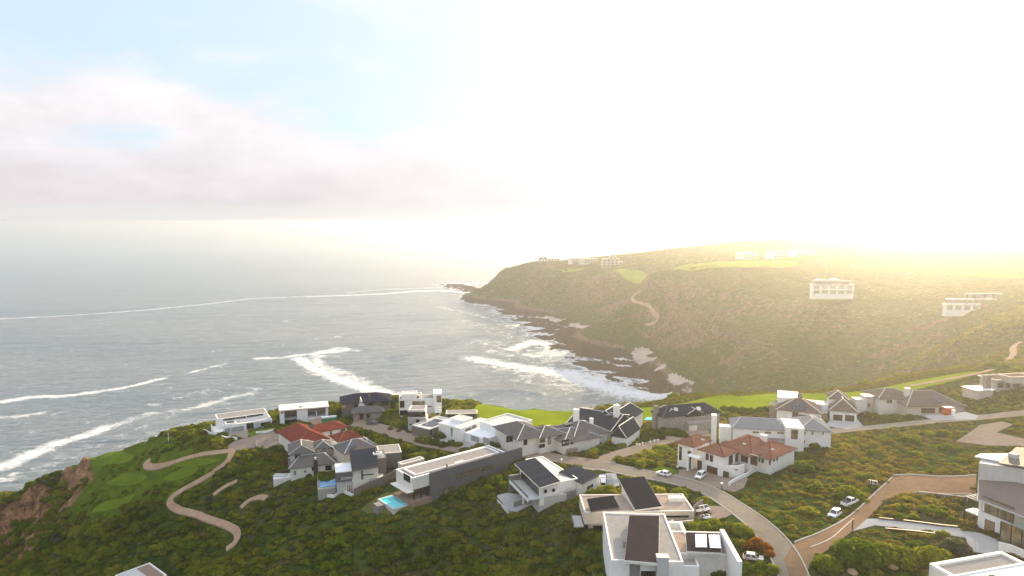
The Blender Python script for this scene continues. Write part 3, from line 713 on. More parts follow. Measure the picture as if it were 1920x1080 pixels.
# --- tall white terraced house
h = House('tallest white house at the sea edge, with stacked roof terraces and an outside stair', (750, 781), (748, 750), (813, 748), 6.6)
h.flat([(748, 750), (813.5, 747.5), (757, 742), (812, 740)], 6.6, rm='midgrey', par=.3); b1 = h.last
h.win('f', 754, 758, 1.7, 2.6, 'glass', n=2); h.win('f', 785, 758, 4.6, 2.4, 'warmglass', n=2); h.win('f', 757, 774, 3.0, 2.0, n=2); h.win('f', 806, 762, 1.5, .5, 'warmglass')
h.flat([(754, 734), (782, 733.5), (756, 738), (780, 737)], 8.6, 6.6, par=.25, grow=(0, 0, 2, 0)); h.flat([(763, 741), (790, 740), (768, 737)], 8.0, 6.6, par=.25, rm='timberdeck'); h.win('f', 776, 745, 3.8, .9, 'warmglass', n=3)
h.vol([(812.5, 735), (828, 734), (814, 738)], 8.8, -3, 'white', grow=(0, 0, 0, 4)); h.win('f', 823, 748, 1.8, 2.6, 'warmglass')
for i in range(7): h.box('stair', [(b1[1]+.3+0*i, b1[1]+2.6, b1[2]-1.0-i*.9, b1[2]-.1-i*.9, -3, 4.4-i*.7)], 'white')
# --- lower grey garage block in front of it
h = House('pale grey block with a glazed roof room, below the tall white terraced house', (766, 807), (765, 783.5), (797, 783.5), 4.6)
h.flat([(765, 784), (800, 784), (768, 778)], 4.6, m='palegrey', rm='gravel', par=.25, pm='white'); b1 = h.last
h.win('f', 772, 796, 1.6, .5); h.win('f', 783, 789.5, 1.2, 1.2)
h.flat([(766, 769.5), (797, 768.5), (770, 764)], 7.6, 4.6, m='palegrey', rm='midgrey', par=.2, pm='white', grow=(0, 0, 0, 2)); h.win('f', 781, 777, 6.4, 1.8, 'glass', n=5)
# --- long taupe strip block
h = House('low taupe strip building between the tall white terraced house and the fairway', (838, 781), (836, 776), (895, 775), 2.9)
h.flat([(836, 776.5), (895, 775.5), (838, 770), (893, 769.5)], 2.9, m='taupe', rm='gravel', par=.2, pm='offwhite'); h.win('f', 866, 780, 10, 1.2, 'glass', n=8)
# --- solar roof garage
h = House('low taupe garage block with a white-edged flat roof covered in rows of solar panels', (805, 817), (805, 806), (852, 789), 3.1)
h.flat([(779, 796), (805, 806), (850, 789.5), (822, 781)], 3.1, m='taupe', rm='membrane', par=.35, pm='white'); h.solar([(790, 797, 3.3), (812, 800, 3.3), (838, 790, 3.3), (816, 785, 3.3)], 6, 3)
h.win('f', 808, 811, .8, 1.8)
# --- white twin-block house
h = House('white house of two flat-roofed blocks with olive-tinted windows, right of the solar-panelled garage', (865, 827), (865, 804), (912, 786.5), 4.6)
h.flat([(865, 804), (913, 786.5), (854, 802), (900, 784)], 4.8, rm='membrane', par=.2); b1 = h.last
h.win('f', 878, 809, 3.2, 2.4, 'warmglass', n=3); h.win('f', 889, 804, 2.2, 2.4, 'warmglass', n=2)
h.flat([(830, 794.8), (854, 802), (880, 790), (852, 784)], 4.3, rm='sheet', par=.35); h.win('l', 847, 810, 1.0, 3.0, 'paleglass', fm='palegrey', box=h.last); h.win('l', 855, 813, 1.0, 3.0, 'paleglass', fm='palegrey', box=h.last)
h.flat([(849, 784), (868, 790), (884, 784), (862, 778)], 5.6, 4.2, rm='membrane', par=.2)
# --- white garage house
h = House('white house with broad pale flat roof, grey double garage door and raised rear block', (879, 827), (878.5, 813.5), (906.7, 822.5), 3.1)
h.flat([(878.5, 813.5), (906.7, 822.5), (944, 813.5), (911, 797)], 3.1, rm='sheet', par=.12, pm='white')
h.door('f', 891, 823, 4.2, 2.1, 'garagegrey'); h.door('f', 912, 826, 3, 2.1, 'garagegrey', box=h.last)
h.flat([(916, 797), (950, 804.5), (985, 786), (952, 777)], 5.2, 0, rm='membrane', par=.5, pm='white'); h.win('r', 968, 800, 3, 1.2, 'warmglass', n=3)
# --- grey hipped house
h = House('long pale house with several grey hipped roofs and bay windows facing the road bend', (1045, 846), (1055, 826.5), (1135, 812), 3.6, z0=None)
h.hip([(1045, 826), (1088, 826), (1060, 800), (1092, 800)], 4.0, 2.2, 'greytile', .8, 'offwhite', trim='palegrey')
h.win('f', 1060, 830, 2.8, 2.0, n=2); h.win('f', 1072, 829, 1.2, 1.4)
h.hip([(1075, 822), (1140, 808), (1082, 800), (1100, 789)], 4.4, 3.0, 'greytile', .8, 'palegrey', trim='palegrey')
h.win('f', 1085, 825, 1.6, 2.0); h.win('f', 1101, 821, 3.0, 1.8, 'glass', n=2); h.win('f', 1120, 818, 1.8, 1.4)
h.hip([(1002, 817), (1040, 817), (1010, 801), (1040, 801)], 5.2, 2.0, 'greytile', .8, 'offwhite', trim='palegrey')
h.win('f', 1017, 824, 2.0, 2.0, 'warmglass', n=2); h.win('f', 1016, 836, 2.2, 1.2, n=2); h.win('f', 1030, 826, 1.2, 2.4, 'paleglass')
h.hip([(938, 808), (992, 822), (950, 795), (1005, 801)], 5.2, 2.6, 'greytile', .8, 'offwhite', trim='palegrey')
h.win('f', 955, 823, 2.4, 2.0, 'glass', n=2); h.win('f', 985, 828, 1.4, 2.2, 'glass')
u, v = h.loc(1022, 811, 6.0); h.box('skylight', [(u+9, u+12, v+2, v+4, 6.4, 6.6)], 'darkmetal')
h.box('garage', [(h.loc(1062, 842, 1.8)[0], h.loc(1087, 842, 1.8)[0], h.loc(1075, 842, 1.8)[1], h.loc(1075, 842, 1.8)[1]+3.5, -2, 1.8)], 'stone', foot=True)
garden_wall([(945, 829), (960, 838), (974, 848)], 1.3, 'white sloping wall in front of the left wing of the long grey-roofed house')
# --- dark gabled house
h = House('white gabled house with dark slate roofs and two tall white chimneys, beside the fairway', (1170, 820), (1160, 800), (1196, 806), 3.0)
h.hip([(1150, 814), (1170, 821), (1196, 807), (1172, 798)], 3.2, 3.6, 'slate', .3, 'white', gable=True, along='v', trim='white')
h.hip([(1080, 800), (1160, 800), (1095, 776), (1175, 776)], 3.6, 3.2, 'slate', .6, 'white', along='u', gable=True, trim='offwhite')
h.hip([(1160, 783), (1198, 777), (1150, 766), (1190, 768)], 4.6, 2.4, 'slate', .4, 'white', along='v', gable=True, trim='white')
h.hip([(1132, 783), (1158, 783), (1136, 770), (1158, 770)], 5.0, 2.6, 'slate', .4, 'white', along='v', gable=True, trim='white')
h.chim(1080.5, 768, -2, 8.6, 1.7, 1.4); h.chim(1156, 760, -2, 10.2, 1.8, 1.4); h.chim(1109, 785, 4, 8.0, 1.0, 1.0)
h.win('f', 1145, 789, 1.6, 1.4); h.solar([(1135, 780, 6.6), (1152, 780, 6.6), (1150, 776, 7), (1136, 776, 7)], 4, 1)
# --- stone house
h = House('grey stone house with white-trimmed gables, arched doorway and stone chimney, in front of the fairway', (1292, 811), (1240, 788), (1335, 779), 4.6)
h.hip([(1242, 783), (1341, 774), (1258, 767), (1330, 762)], 5.2, 2.8, 'slate', .5, 'greystone', trim='darkgrey'); b1 = h.last
for x_, y_ in ((1270, 782), (1318, 778), (1331, 777)): h.win('f', x_, y_, 1.0, 1.3, 'paleglass', 'white')
for x0_, x1_, y_, hh in ((1238, 1264, 782, 4.6), (1281, 1307, 781, 4.6)):
    h.hip([(x0_, y_), (x1_, y_-1.5), (x0_+3, y_-9), (x1_+3, y_-10)], hh, 2.6, 'slate', .3, 'greystone', along='v', gable=True, trim='white')
    bx = h.last; h.win('f', (x0_+x1_)/2, y_+5, 1.4, 1.6, 'paleglass', 'white')
h.box('garage', [(bx[0]+.3, bx[1]+1.5, bx[2]-2.6, bx[2]-.01, -2, 2.9)], 'greystone', foot=True); h.last = (bx[0]+.3, bx[1]+1.5, bx[2]-2.6, bx[2]); h.door('f', 1299.5, 804, 3.0, 2.3, 'offwhite')
u, v, z_ = h.hit('f', 1313, 800, b1); A_ = [(u-1.1, -2), (u+1.1, -2)]+[(u+1.1*math.cos(k*math.pi/8), 1.6+1.1*math.sin(k*math.pi/8)) for k in range(9)]; n_ = len(A_)
h.add('doorway', [(x, v-.12, z) for x, z in A_]+[(x, v-.01, z) for x, z in A_], [tuple(range(n_)), tuple(range(n_, 2*n_))]+[(i, (i+1) % n_, n_+(i+1) % n_, n_+i) for i in range(n_)], 'brownwood')
h.chim(1230, 761.5, -2, 8.0, 1.5, 1.3, 'stone'); h.slab([(1265, 770, 7.2), (1272, 770, 7.2), (1270, 764, 7.9), (1263, 764, 7.9)], .1, 'palegrey', 'skylight'); h.slab([(1308, 769, 7.2), (1315, 768, 7.2), (1312, 762, 7.9), (1305, 763, 7.9)], .1, 'palegrey', 'skylight')
# --- long white house
h = House('long white house with light grey roofs and square tower bay, above the terracotta-roofed house', (1553, 835.5), (1374, 802), (1475, 808), 5.6, z0=None)
h.hip([(1374, 802), (1476, 808), (1367, 787), (1470, 790)], 5.4, 2.2, 'lightroof', .4, 'white', trim='palegrey', inset=.6)
for x_ in (1417, 1440, 1463): h.win('f', x_, 810.5+(x_-1417)*.03, 2.0, .8, 'warmglass', 'white', n=3)
h.hip([(1498, 806), (1561, 808), (1500, 787), (1532, 786)], 5.6, 2.6, 'lightroof', .5, 'white', trim='palegrey')
for x_ in (1509, 1523, 1543): h.win('f', x_, 812, .5, 1.2, 'warmglass', 'palegrey')
h.win('f', 1508, 828, .5, .9, 'warmglass', 'palegrey')
h.flat([(1474, 802), (1501, 804), (1470, 787), (1496, 787)], 7.0, rm='sheet', par=.2); h.win('f', 1489.5, 814.5, 2.2, 3.2, 'warmglass', 'white', part='tower_window')
h.flat([(1350, 801), (1371, 802), (1350, 796), (1370, 797)], 4.8, rm='sheet', par=.25); h.box('chimney', [(h.loc(1334, 779, 8)[0], h.loc(1343, 779, 8)[0], h.last[2]-.5, h.last[2]+2, -3, 8.6)], 'white', foot=True)
h.box('porch_roof', [(h.loc(1398, 817, 2.8)[0], h.loc(1475, 820, 2.8)[0], h.loc(1440, 822, 2.8)[1], h.loc(1440, 822, 2.8)[1]+3, 2.6, 2.8)], 'lightroof')
# --- terracotta house
h = House('two-storey white house with terracotta hipped roofs, brown garage doors and a curved balcony wall', (1354, 883), (1274, 832), (1356, 856), 5.6)
h.hip([(1268, 829), (1300, 839), (1322, 822), (1300, 817)], 6.6, 1.8, 'terracotta', .6, 'white', trim='redtile'); b1 = h.last
h.win('f', 1276, 850, .9, 4.0, 'glass'); h.win('f', 1293, 853, 1.3, 2.4); h.win('f', 1292, 870, 1.2, 3.0)
h.hip([(1316, 843), (1357, 857), (1388, 845), (1335, 832)], 6.0, 1.8, 'terracotta', .6, 'white', trim='redtile'); b2 = h.last
h.door('f', 1312, 873, 1.7, 3.2, 'brownwood', 'entrance_door'); h.win('f', 1326, 856.5, 1.0, 1.9, 'brownwood'); h.win('f', 1334, 859.5, 1.0, 1.9, 'brownwood')
h.door('f', 1338, 882, 4.6, 2.2); h.door('f', 1361, 890, 2.2, 2.1, box=b2)
h.win('r', 1370, 862, 2.0, 2.4, 'brownwood', box=b2, n=2); h.win('r', 1381, 858, 1.4, 2.4, 'brownwood', box=b2)
u, v, z_ = h.hit('f', 1302, 862, b1); h.box('porch_canopy', [(u-1.2, u+2.6, v-2.2, v, 4.2, 4.5)], 'white'); h.box('porch_column', [(u-1.1, u-.6, v-2.1, v-1.6, -1, 4.2)], 'white')
a, b_, c_, d_ = b2[:4]; n_ = 10; V = []; F = []       # curved balcony wall
for i in range(n_+1):
    an = math.pi/2*i/n_; x = b_-1.5+5.0*math.sin(an); y = c_-.3+4.2*(1-math.cos(an))*1.3
    V += [(x, y, -2), (x, y, 3.4), (x-.3, y+.3, 3.4), (x-.3, y+.3, -2)]
    if i: k = 4*i; F += [(k-4, k, k+1, k-3), (k-3, k+1, k+2, k-2), (k-2, k+2, k+3, k-1)]
h.add('balcony_wall', V, F, 'white'); h.box('balcony', [(b_+.01, b_+3.0, c_+1.8, d_-1, 2.3, 2.5)], 'teak'); h.box('planter', [(b_+.4, b_+2.2, c_+2.4, c_+3.6, 2.5, 3.1)], 'stone')
h.hip([(1378, 845), (1405, 856), (1450, 840), (1425, 820), (1350, 833)], 5.2, 2.8, 'terracotta', .6, 'white', trim='redtile', along='u', inset=.7); b3 = h.last
h.door('f', 1414, 863, 2.4, 3.0, 'brownwood', 'balcony_door', box=b3); h.win('f', 1396, 861, 2.2, 1.8, 'brownwood')
h.hip([(1405, 851), (1437, 857), (1478, 848), (1440, 826)], 4.6, 2.4, 'terracotta', .6, 'white', trim='redtile', along='u', inset=.8); b4 = h.last
for x_, y_ in ((1423, 862), (1430, 864)): h.win('f', x_, y_, .7, 1.2, 'brownwood')
for x_, y_, q in ((1443.5, 866, 1.8), (1451, 862, 1.0), (1457, 860.5, 1.0)): h.win('r', x_, y_, .8, q, 'brownwood', box=b4)
for x_, y_ in ((1291, 824), (1317, 824), (1324, 833), (1395, 832), (1448, 842)): h.slab([(x_-3, y_, 7.6), (x_+3, y_+1.5, 7.6), (x_+4, y_-.5, 7.9), (x_-1, y_-2, 7.9)], .1, 'offwhite', 'skylight')
h.chim(1432, 816, 4, 8.2, 1.8, 1.0)
garden_wall([(1366, 914), (1376, 906), (1390, 899), (1402, 893), (1412, 884)], 1.0, 'low white wall rising along the right edge of the terracotta house drive')
# --- solar hip house
h = House('white house with taupe hipped roofs, solar panels in front and four brown garage doors', (1460, 789), (1456, 768), (1543, 776), 3.8)
h.hip([(1454, 768), (1543, 776), (1466, 754), (1530, 757)], 3.9, 3.4, 'browntile', .5, 'white', trim='offwhite', inset=1.0); b1 = h.last
h.solar([(1483, 768, 4.6), (1513, 770, 4.6), (1510, 756, 7.0), (1484, 754, 7.0)], 5, 3)
h.door('f', 1506, 783, 3.2, 2.4, 'brownwood'); h.door('f', 1528.5, 785.5, 3.2, 2.0, 'brownwood'); h.win('f', 1491, 780, 2.0, 2.8, 'brownwood', part='entrance_door')
h.flat([(1458, 745), (1497, 742), (1462, 741), (1495, 740)], 6.6, 0, rm='sheet', par=.2, grow=(0, 0, 0, 4)); h.chim(1500, 738.5, 0, 8.8, 1.6, 1.4, 'stone')
h.flat([(1510, 755), (1553, 760), (1515, 750)], 4.6, 0, rm='membrane', par=.2)
h.hip([(1554, 768), (1610, 774), (1556, 752), (1590, 752)], 3.8, 3.6, 'browntile', .5, 'white', trim='offwhite')
h.door('f', 1571, 783, 3.2, 2.4, 'brownwood'); h.door('f', 1593, 784, 3.2, 2.4, 'brownwood')
h.hip([(1552, 747), (1590, 747), (1556, 741), (1588, 740)], 6.4, 2.4, 'browntile', .4, 'white', trim='offwhite')
h.win('f', 1547, 781, 2.0, 2.4, 'warmglass', box=(b1[0], b1[1]+4, b1[2]+2, b1[3]))
h.vol((b1[0]-2.5, b1[0]-.02, b1[2]+1, b1[2]+6, -2, 5), 5, -2, 'stone')
# --- grey-roof house right
h = House('cream house with broad grey-brown hipped roofs, beside the red site box', (1727, 780), (1646, 747), (1692, 747), 4.4)
h.hip([(1646, 748), (1695, 747), (1650, 735), (1690, 733)], 4.6, 2.6, 'browntile', .6, 'offwhite', trim='palegrey'); h.win('f', 1665, 753, .8, 1.2); h.win('f', 1670, 753, .8, 1.2)
h.hip([(1700, 762), (1778, 761), (1700, 740), (1755, 738)], 3.4, 3.6, 'browntile', .6, 'cream', trim='palegrey', inset=.8); h.door('f', 1740, 770, 5.2, 2.1, 'brownwood', fm='offwhite'); h.door('f', 1766, 769, 2.4, 2.1, 'brownwood', fm='offwhite')
h.slab([(1756, 754, 4.9), (1767, 754, 4.9), (1760, 746, 6.0), (1750, 746, 6.0)], .1, 'panel', 'skylight')
h.vol([(1688, 750), (1716, 750), (1694, 744)], 4.0, -2, 'offwhite'); h.win('f', 1702, 762, 1.4, .9); h.win('f', 1712, 763, 1.0, .9)
h.flat([(1622, 744), (1640, 744), (1625, 739)], 4.6, -2, 'cream', 'sheet', .2); h.flat([(1605, 750), (1626, 750), (1608, 745)], 3.6, -2, 'offwhite', 'sheet', .2); h.win('f', 1629, 760, 1.0, 1.4, 'warmglass')
h.chim(1701, 728, 4, 8.2, 1.6, 1.2, 'offwhite')
# --- far right house in glare
h = House('pale house with thin flat roofs in the glare above the upper road', (1850, 742), (1840, 722), (1915, 718), 4.0)
h.flat([(1868, 712), (1925, 709), (1866, 703), (1920, 700)], 5.0, -2, 'cream', 'browntile', .1, cap=.6); h.win('f', 1876, 722, 2.4, 2, 'warmglass', n=2); h.win('f', 1890, 722, 1.6, 2, 'paleglass'); h.win('f', 1905, 721, 2.4, 2, 'warmglass')
h.flat([(1816, 728), (1862, 731), (1822, 724)], 2.6, -2, 'cream', 'sheet', .12, cap=.4); h.chim(1851, 705, -2, 7.2, 2.2, 1.6, 'stone')
h.flat([(1893, 706), (1935, 705), (1895, 701)], 6.6, 4, 'cream', 'browntile', .1, cap=.5)

# --- red roof house
h = House('house with bright red tiled hipped roofs and a row of solar panels', (533, 838), (560, 828), (615, 817), 3.2)
h.hip([(575, 812), (655, 800), (578, 800), (640, 792)], 4.8, 1.8, 'redtile', .6, 'offwhite', trim='terracotta'); h.solar([(578, 804, 5.4), (633, 796, 5.4), (630, 790, 6.4), (577, 798, 6.4)], 9, 1, .15)
for x_, w_, m_ in ((612, 2.0, 'sheet'), (620.5, .9, 'glass'), (629, 2.4, 'sheet'), (643, 2.0, 'warmglass')): h.win('f', x_, 812-(x_-612)*.12, w_, 2.0, m_, 'offwhite')
h.hip([(531, 818), (562, 834), (618, 822), (565, 800)], 4.6, 3.2, 'redtile', .6, 'offwhite', trim='terracotta', inset=.8)
h.hip([(634, 828), (676, 818), (640, 812), (670, 812)], 4.2, 1.8, 'redtile', .5, 'offwhite', trim='terracotta'); h.slab([(566, 829, 5.4), (579, 827, 5.4), (579, 824, 5.8), (567, 826, 5.8)], .1, 'palegrey', 'skylight')
# --- grey hipped white house
h = House('white house with weathered grey hipped roofs and dark chimney, above the blue tank', (558, 905), (544, 878), (633, 868), 3.4, z0=69.2)
h.hip([(541, 879), (632, 868), (557, 862), (620, 850)], 3.6, 2.2, 'greytile', .6, 'offwhite', trim='palegrey', along='u', inset=.7); b1 = h.last
h.win('f', 553, 887, 1.0, 1.8, 'paleglass', 'white'); h.win('f', 587, 879, .9, 1.2); h.win('f', 616, 877, 2.0, 1.6, n=2); h.win('f', 572, 884, .6, .6, 'paleglass')
u, v, z_ = h.hit('f', 592, 880); h.box('chimney', [(u-.6, u+.6, v-.8, v-.01, -3, 5.6)], 'darkmetal'); h.box('flue', [(u-.25, u+.25, v-.65, v-.2, 5.6, 6.3)], 'white')
h.box('balcony_screen', [(h.hit('f', 607, 890)[0], h.hit('f', 629, 886)[0], b1[2]-1.6, b1[2]-1.4, -2, .9)], 'darkmetal')
h.hip([(540, 849), (590, 848), (548, 832), (588, 828)], 6.6, 2.0, 'greytile', .6, 'palegrey', trim='palegrey', inset=.6); h.win('f', 558, 857, 1.7, 2.2, n=2)
h.hip([(590, 842), (622, 838), (595, 829), (620, 826)], 6.4, 1.6, 'greytile', .5, 'cream', trim='palegrey'); h.hip([(600, 852), (630, 850), (604, 843), (628, 842)], 5.0, 1.4, 'greytile', .5, 'cream')
u, v = b1[0], b1[2]; h.vol((u-5.2, u-.02, v+2, v+6, -5, -.2), -.2, -5, 'offwhite', 'terrace')
# --- tan hip solar
h = House('house with tan hipped roofs and a blue solar array, behind the blue-grey monopitch house', (655, 866), (650, 848), (700, 838), 4.0)
h.hip([(642, 850), (695, 842), (650, 830), (686, 824)], 4.6, 2.6, 'greytile', .5, 'cream', trim='palegrey', inset=.9); h.solar([(645, 838, 5.6), (655, 847, 4.9), (668, 834, 6.6), (660, 825, 6.9)], 3, 4, .15)
h.hip([(676, 836), (708, 834), (680, 823), (690, 822)], 4.0, 1.6, 'greytile', .5, 'cream', trim='palegrey')
h.flat([(622, 838), (640, 838), (625, 829)], 3.0, -2, 'palegrey', 'concrete', .2)
# --- modern dark house
h = House('modern house with steep blue-grey monopitch roof, charcoal and taupe blocks and a blue pool', (630, 923), (629, 889), (680, 884), 3.0, z0=70.8)
h.slab([(660, 882, 6.8), (711, 873, 6.8), (703, 839, 9.2), (655, 845, 9.2)], .35, 'slate', edge='darkgrey')
h.prism([(661.5, 880.5, 6.5), (709, 873, 6.5), (702, 842, 8.8), (657, 847, 8.8)], -3, 'offwhite'); h.last = (*h.bb([(661.5, 880.5), (709, 873), (705, 858)], 6.5), 0, 6)
h.win('f', 690, 890, 3.4, .3, 'glass', n=1)
h.flat([(629, 887), (681, 882), (631, 872), (660, 868)], 5.8, 3.0, 'darkgrey', 'sheet', .25, pm='white'); h.win('f', 651, 896.5, 3.4, .5, 'paleglass', 'white'); h.win('f', 673, 893.5, 1.3, .4, 'paleglass', 'white'); b1 = h.last
h.vol((b1[0]+.3, b1[1]+6, b1[2]+.4, b1[3], -3, 2.98), 3, -3, 'palegrey'); h.win('f', 655, 915, 1.6, 2.4, 'curtain', 'white', n=3); h.win('f', 681, 914, 1.0, 2.2); h.win('f', 697, 910, 2.0, .6)
h.flat([(702, 861), (724, 858), (703, 845)], 7.6, -3, 'taupe', 'midgrey', .15); h.flat([(700, 853), (716, 851.5), (701, 849)], 8.3, 7.0, 'white', 'deepwater', .3)
h.flat([(714, 851), (753, 848), (706, 837), (747, 836)], 6.8, -3, 'darkgrey', 'gravel', .2, pm='offwhite'); h.win('f', 731, 878, 2.4, .4)
h.vol([(596, 918), (628, 912), (598, 900), (628, 898)], .3, -3, 'concrete', 'terrace'); b2 = h.last
h.box('pool', [(b2[0]+.5, b2[0]+5.2, b2[2]+1.2, b2[3]-1.2, .301, .42)], 'deepwater'); h.box('glass_rail', [(b2[0]-.1, b2[0], b2[2], b2[3], .3, 1.4)], 'paleglass')
u, v, z_ = h.hit('f', 664, 906, b1); 
def dish(h, u, v, z, r=.55):
    V = [(u+r*math.cos(k*math.pi/6), v-.35-.05*0, z+r*math.sin(k*math.pi/6)) for k in range(12)]+[(u, v-.15, z)]
    V += [(x, y+.05, z_) for x, y, z_ in V]; F = [(k, (k+1) % 12, 12) for k in range(12)]+[(13+k, 13+(k+1) % 12, 25) for k in range(12)]+[(k, (k+1) % 12, 13+(k+1) % 12, 13+k) for k in range(12)]
    o = h.add('satellite_dish', V, F, 'white'); h.box('bracket', [(u-.05, u+.05, v-.12, v-.01, z-.05, z+.05)], 'darkmetal', o)
dish(h, u, v, 3.2, .6)
garden_wall([(597, 921), (612, 932), (626, 935), (640, 926), (664, 935)], .9, 'pale boundary wall with a stepped top, below the pool terrace of the charcoal house')
garden_wall([(664, 935), (690, 922), (720, 908), (746, 896)], 2.4, 'long taupe wall with a pale top between the charcoal house and the dry lawn', 'taupe', .4)
h2 = House('low building with a plain pale roof and white parapet behind the long grey modern house', (760, 870), (753, 868), (790, 858), 2.6, name='outbuilding')
h2.flat([(754, 872), (792, 860), (754, 866), (790, 858)], 2.6, -2, 'cream', 'gravel', .25, pm='white')
# --- long grey modern
h = House('long charcoal house with white-edged gravel flat roof and a turquoise pool', (804, 950), (769, 896), (948, 847), 6.2, z0=73.0)
h.flat([(743.5, 881), (769, 896), (948, 850), (920, 837.5)], 6.2, 3.0, 'offwhite', 'midgrey', .25, pm='white', pw=.5); b1 = h.last
h.box('inner_roof', [(b1[0]+2.2, b1[1]-2.2, b1[2]+1.6, b1[3]-1.6, 6.29, 6.42)], 'gravel'); a, b_, c_, d_ = b1[:4]
h.box('inner_parapet', [(a+1.7, b_-1.7, c_+1.3, c_+1.6, 6.1, 6.62), (a+1.7, b_-1.7, d_-1.6, d_-1.3, 6.1, 6.62), (a+1.7, a+2.2, c_+1.6, d_-1.6, 6.1, 6.62), (b_-2.2, b_-1.7, c_+1.6, d_-1.6, 6.1, 6.62)], 'white')
us = h.hit('f', 805, 900)[0]; h.box('dark_facade', [(us, b_+6, c_-.5, c_-.02, -4, 6.75)], 'darkgrey'); h.box('lower_wall', [(us, b_-.5, c_+.02, d_-.5, -4, 2.98)], 'darkgrey', foot=True)
h.last = (a, b_, c_-.5, d_)
for i in range(5): h.win('f', 861+i*14.6, 892-i*4.2, 2.2, 1.4, 'warmglass', 'darkmetal', n=2)
h.win('f', 841, 919, 3.6, 1.8, 'warmglass', n=2); h.tube('flue', h.loc(838, 871, 7.6)[0], h.loc(838, 871, 7.6)[1], 6.3, 7.7, .18, 'stone'); h.slab([(853, 870, 6.6), (870, 865, 6.6), (868, 861, 6.9), (852, 866, 6.9)], .15, 'membrane', 'skylight')
h.last = b1; h.win('l', 763, 896, 3.5, 2.0, 'glass', n=3); h.box('balcony', [(a-2.2, a-.01, c_-.8, d_-.5, 2.75, 2.98)], 'offwhite'); h.box('patio', [(a-1.0, us+.5, c_-.6, d_, -3, -.2)], 'timberdeck', foot=True)
for q in (a+.6, a+2.8, us-.6): h.box('column', [(q, q+.25, c_+.3, c_+.55, -.2, 3.0)], 'darkmetal')
h.box('glass_wall', [(a+.5, us, c_+3.2, c_+3.3, -.2, 2.9)], 'warmglass')
h.box('pool', [(a-5.2, a-1.3, c_+1.0, c_+9.0, -1.7, -1.08)], 'poolwater'); h.box('pool_surround', [(a-5.7, a-1.05, c_+.5, c_+.99, -3.4, -1.05), (a-5.7, a-5.21, c_+1.0, c_+9, -3.4, -1.05), (a-1.29, a-1.05, c_+1.0, c_+9, -3.4, -1.05), (a-5.7, a-1.05, c_+9.01, c_+9.6, -3.4, -1.05)], 'palegrey', foot=True)
h.box('pump_house', [(a-8.0, a-5.72, c_+5.2, c_+8.0, -3.6, -1.2)], 'midgrey'); PADS.append(([tuple(h.o+h.u*x_+h.v*y_) for x_, y_ in ((a-8.5, c_-.5), (us, c_-.5), (us, c_+10), (a-8.5, c_+10))], h.z0-1.5))
# --- white with two dark monopitch
h = House('white house with two dark slate monopitch roofs and a long glazed balcony', (1013, 960), (1010, 913), (1050, 905), 5.4, z0=75.0)
h.slab([(1012, 914, 5.6), (1051, 902, 5.6), (1003, 858, 7.0), (965, 869, 7.0)], .3, 'slate', edge='offwhite')
h.prism([(1012, 914, 5.2), (1049, 903, 5.2), (1003, 861, 6.6), (975, 870, 6.6)], 0, 'white'); h.last = (*h.bb([(1012, 914), (1051, 902), (1040, 895)], 5.2), 0, 5)
for x_, y_ in ((1023, 921), (1038, 919)): h.win('f', x_, y_, .9, .9)
p0, p1 = h.loc(1012, 914, 5.2), h.loc(975, 870, 6.6); dd = Vector((p1[0]-p0[0], p1[1]-p0[1])); L_ = dd.length; dd.normalize(); nn = Vector((-dd.y, dd.x))
if nn.x > 0: nn = -nn
def ob(t0, t1, s0, s1, z0_, z1_):
    c = [Vector(p0)+dd*t+nn*s for t, s in ((t0, s0), (t1, s0), (t1, s1), (t0, s1))]
    return [(q.x, q.y, z0_) for q in c]+[(q.x, q.y, z1_) for q in c]
BF = [(0, 1, 2, 3), (4, 5, 6, 7), (0, 1, 5, 4), (1, 2, 6, 5), (2, 3, 7, 6), (3, 0, 4, 7)]
for i in range(8): f_ = h.add('window', ob(.6+i*L_/9, .6+(i+.92)*L_/9, .02, .12, 2.7, 5.0), BF, 'darkmetal'); h.add('pane', ob(.75+i*L_/9, .5+(i+.9)*L_/9, .12, .15, 2.8, 4.9), BF, 'glass', f_)
h.add('balcony', ob(-.5, L_-1, .16, 3.4, 2.2, 2.5), BF, 'palegrey'); h.add('balcony_edge', ob(-.5, L_-1, 3.41, 3.6, 1.9, 2.8), BF, 'white'); h.add('glass_rail', ob(-.5, L_-1, 3.45, 3.5, 2.81, 3.5), BF, 'paleglass'); h.add('lower_wall', ob(.4, L_, -8, .14, -3, 2.19), BF, 'palegrey', foot=True); pass
h.add('end_wall', ob(L_-1, L_-.4, .2, 3.6, -3, 4.0), BF, 'midgrey'); h.add('column', ob(3.6, 4.0, 3.0, 3.4, -.3, 2.2), BF, 'white')
h.flat([(1050, 905), (1064, 899), (1003, 859), (1019, 858)], 4.6, 0, 'white', 'membrane', .25)
h.slab([(1092, 906.5, 4.4), (1122, 890.5, 4.4), (1078, 871.5, 5.2), (1048, 884.5, 5.2)], .3, 'slate', edge='darkgrey')
h.prism([(1091, 906, 4.1), (1120, 891, 4.1), (1078, 873, 4.9), (1051, 884, 4.9)], -3, 'white')
p0, p1 = h.loc(1091, 906, 4.1), h.loc(1120, 891, 4.1); dd = Vector((p1[0]-p0[0], p1[1]-p0[1])); L2 = dd.length; dd.normalize(); nn = Vector((dd.y, -dd.x)); nn = nn if nn.y < 0 else -nn
f_ = h.add('window', ob(L2*.32, L2*.72, .01, .08, 1.4, 2.3), BF, 'darkmetal'); h.add('pane', ob(L2*.34, L2*.7, .08, .1, 1.5, 2.2), BF, 'glass', f_)
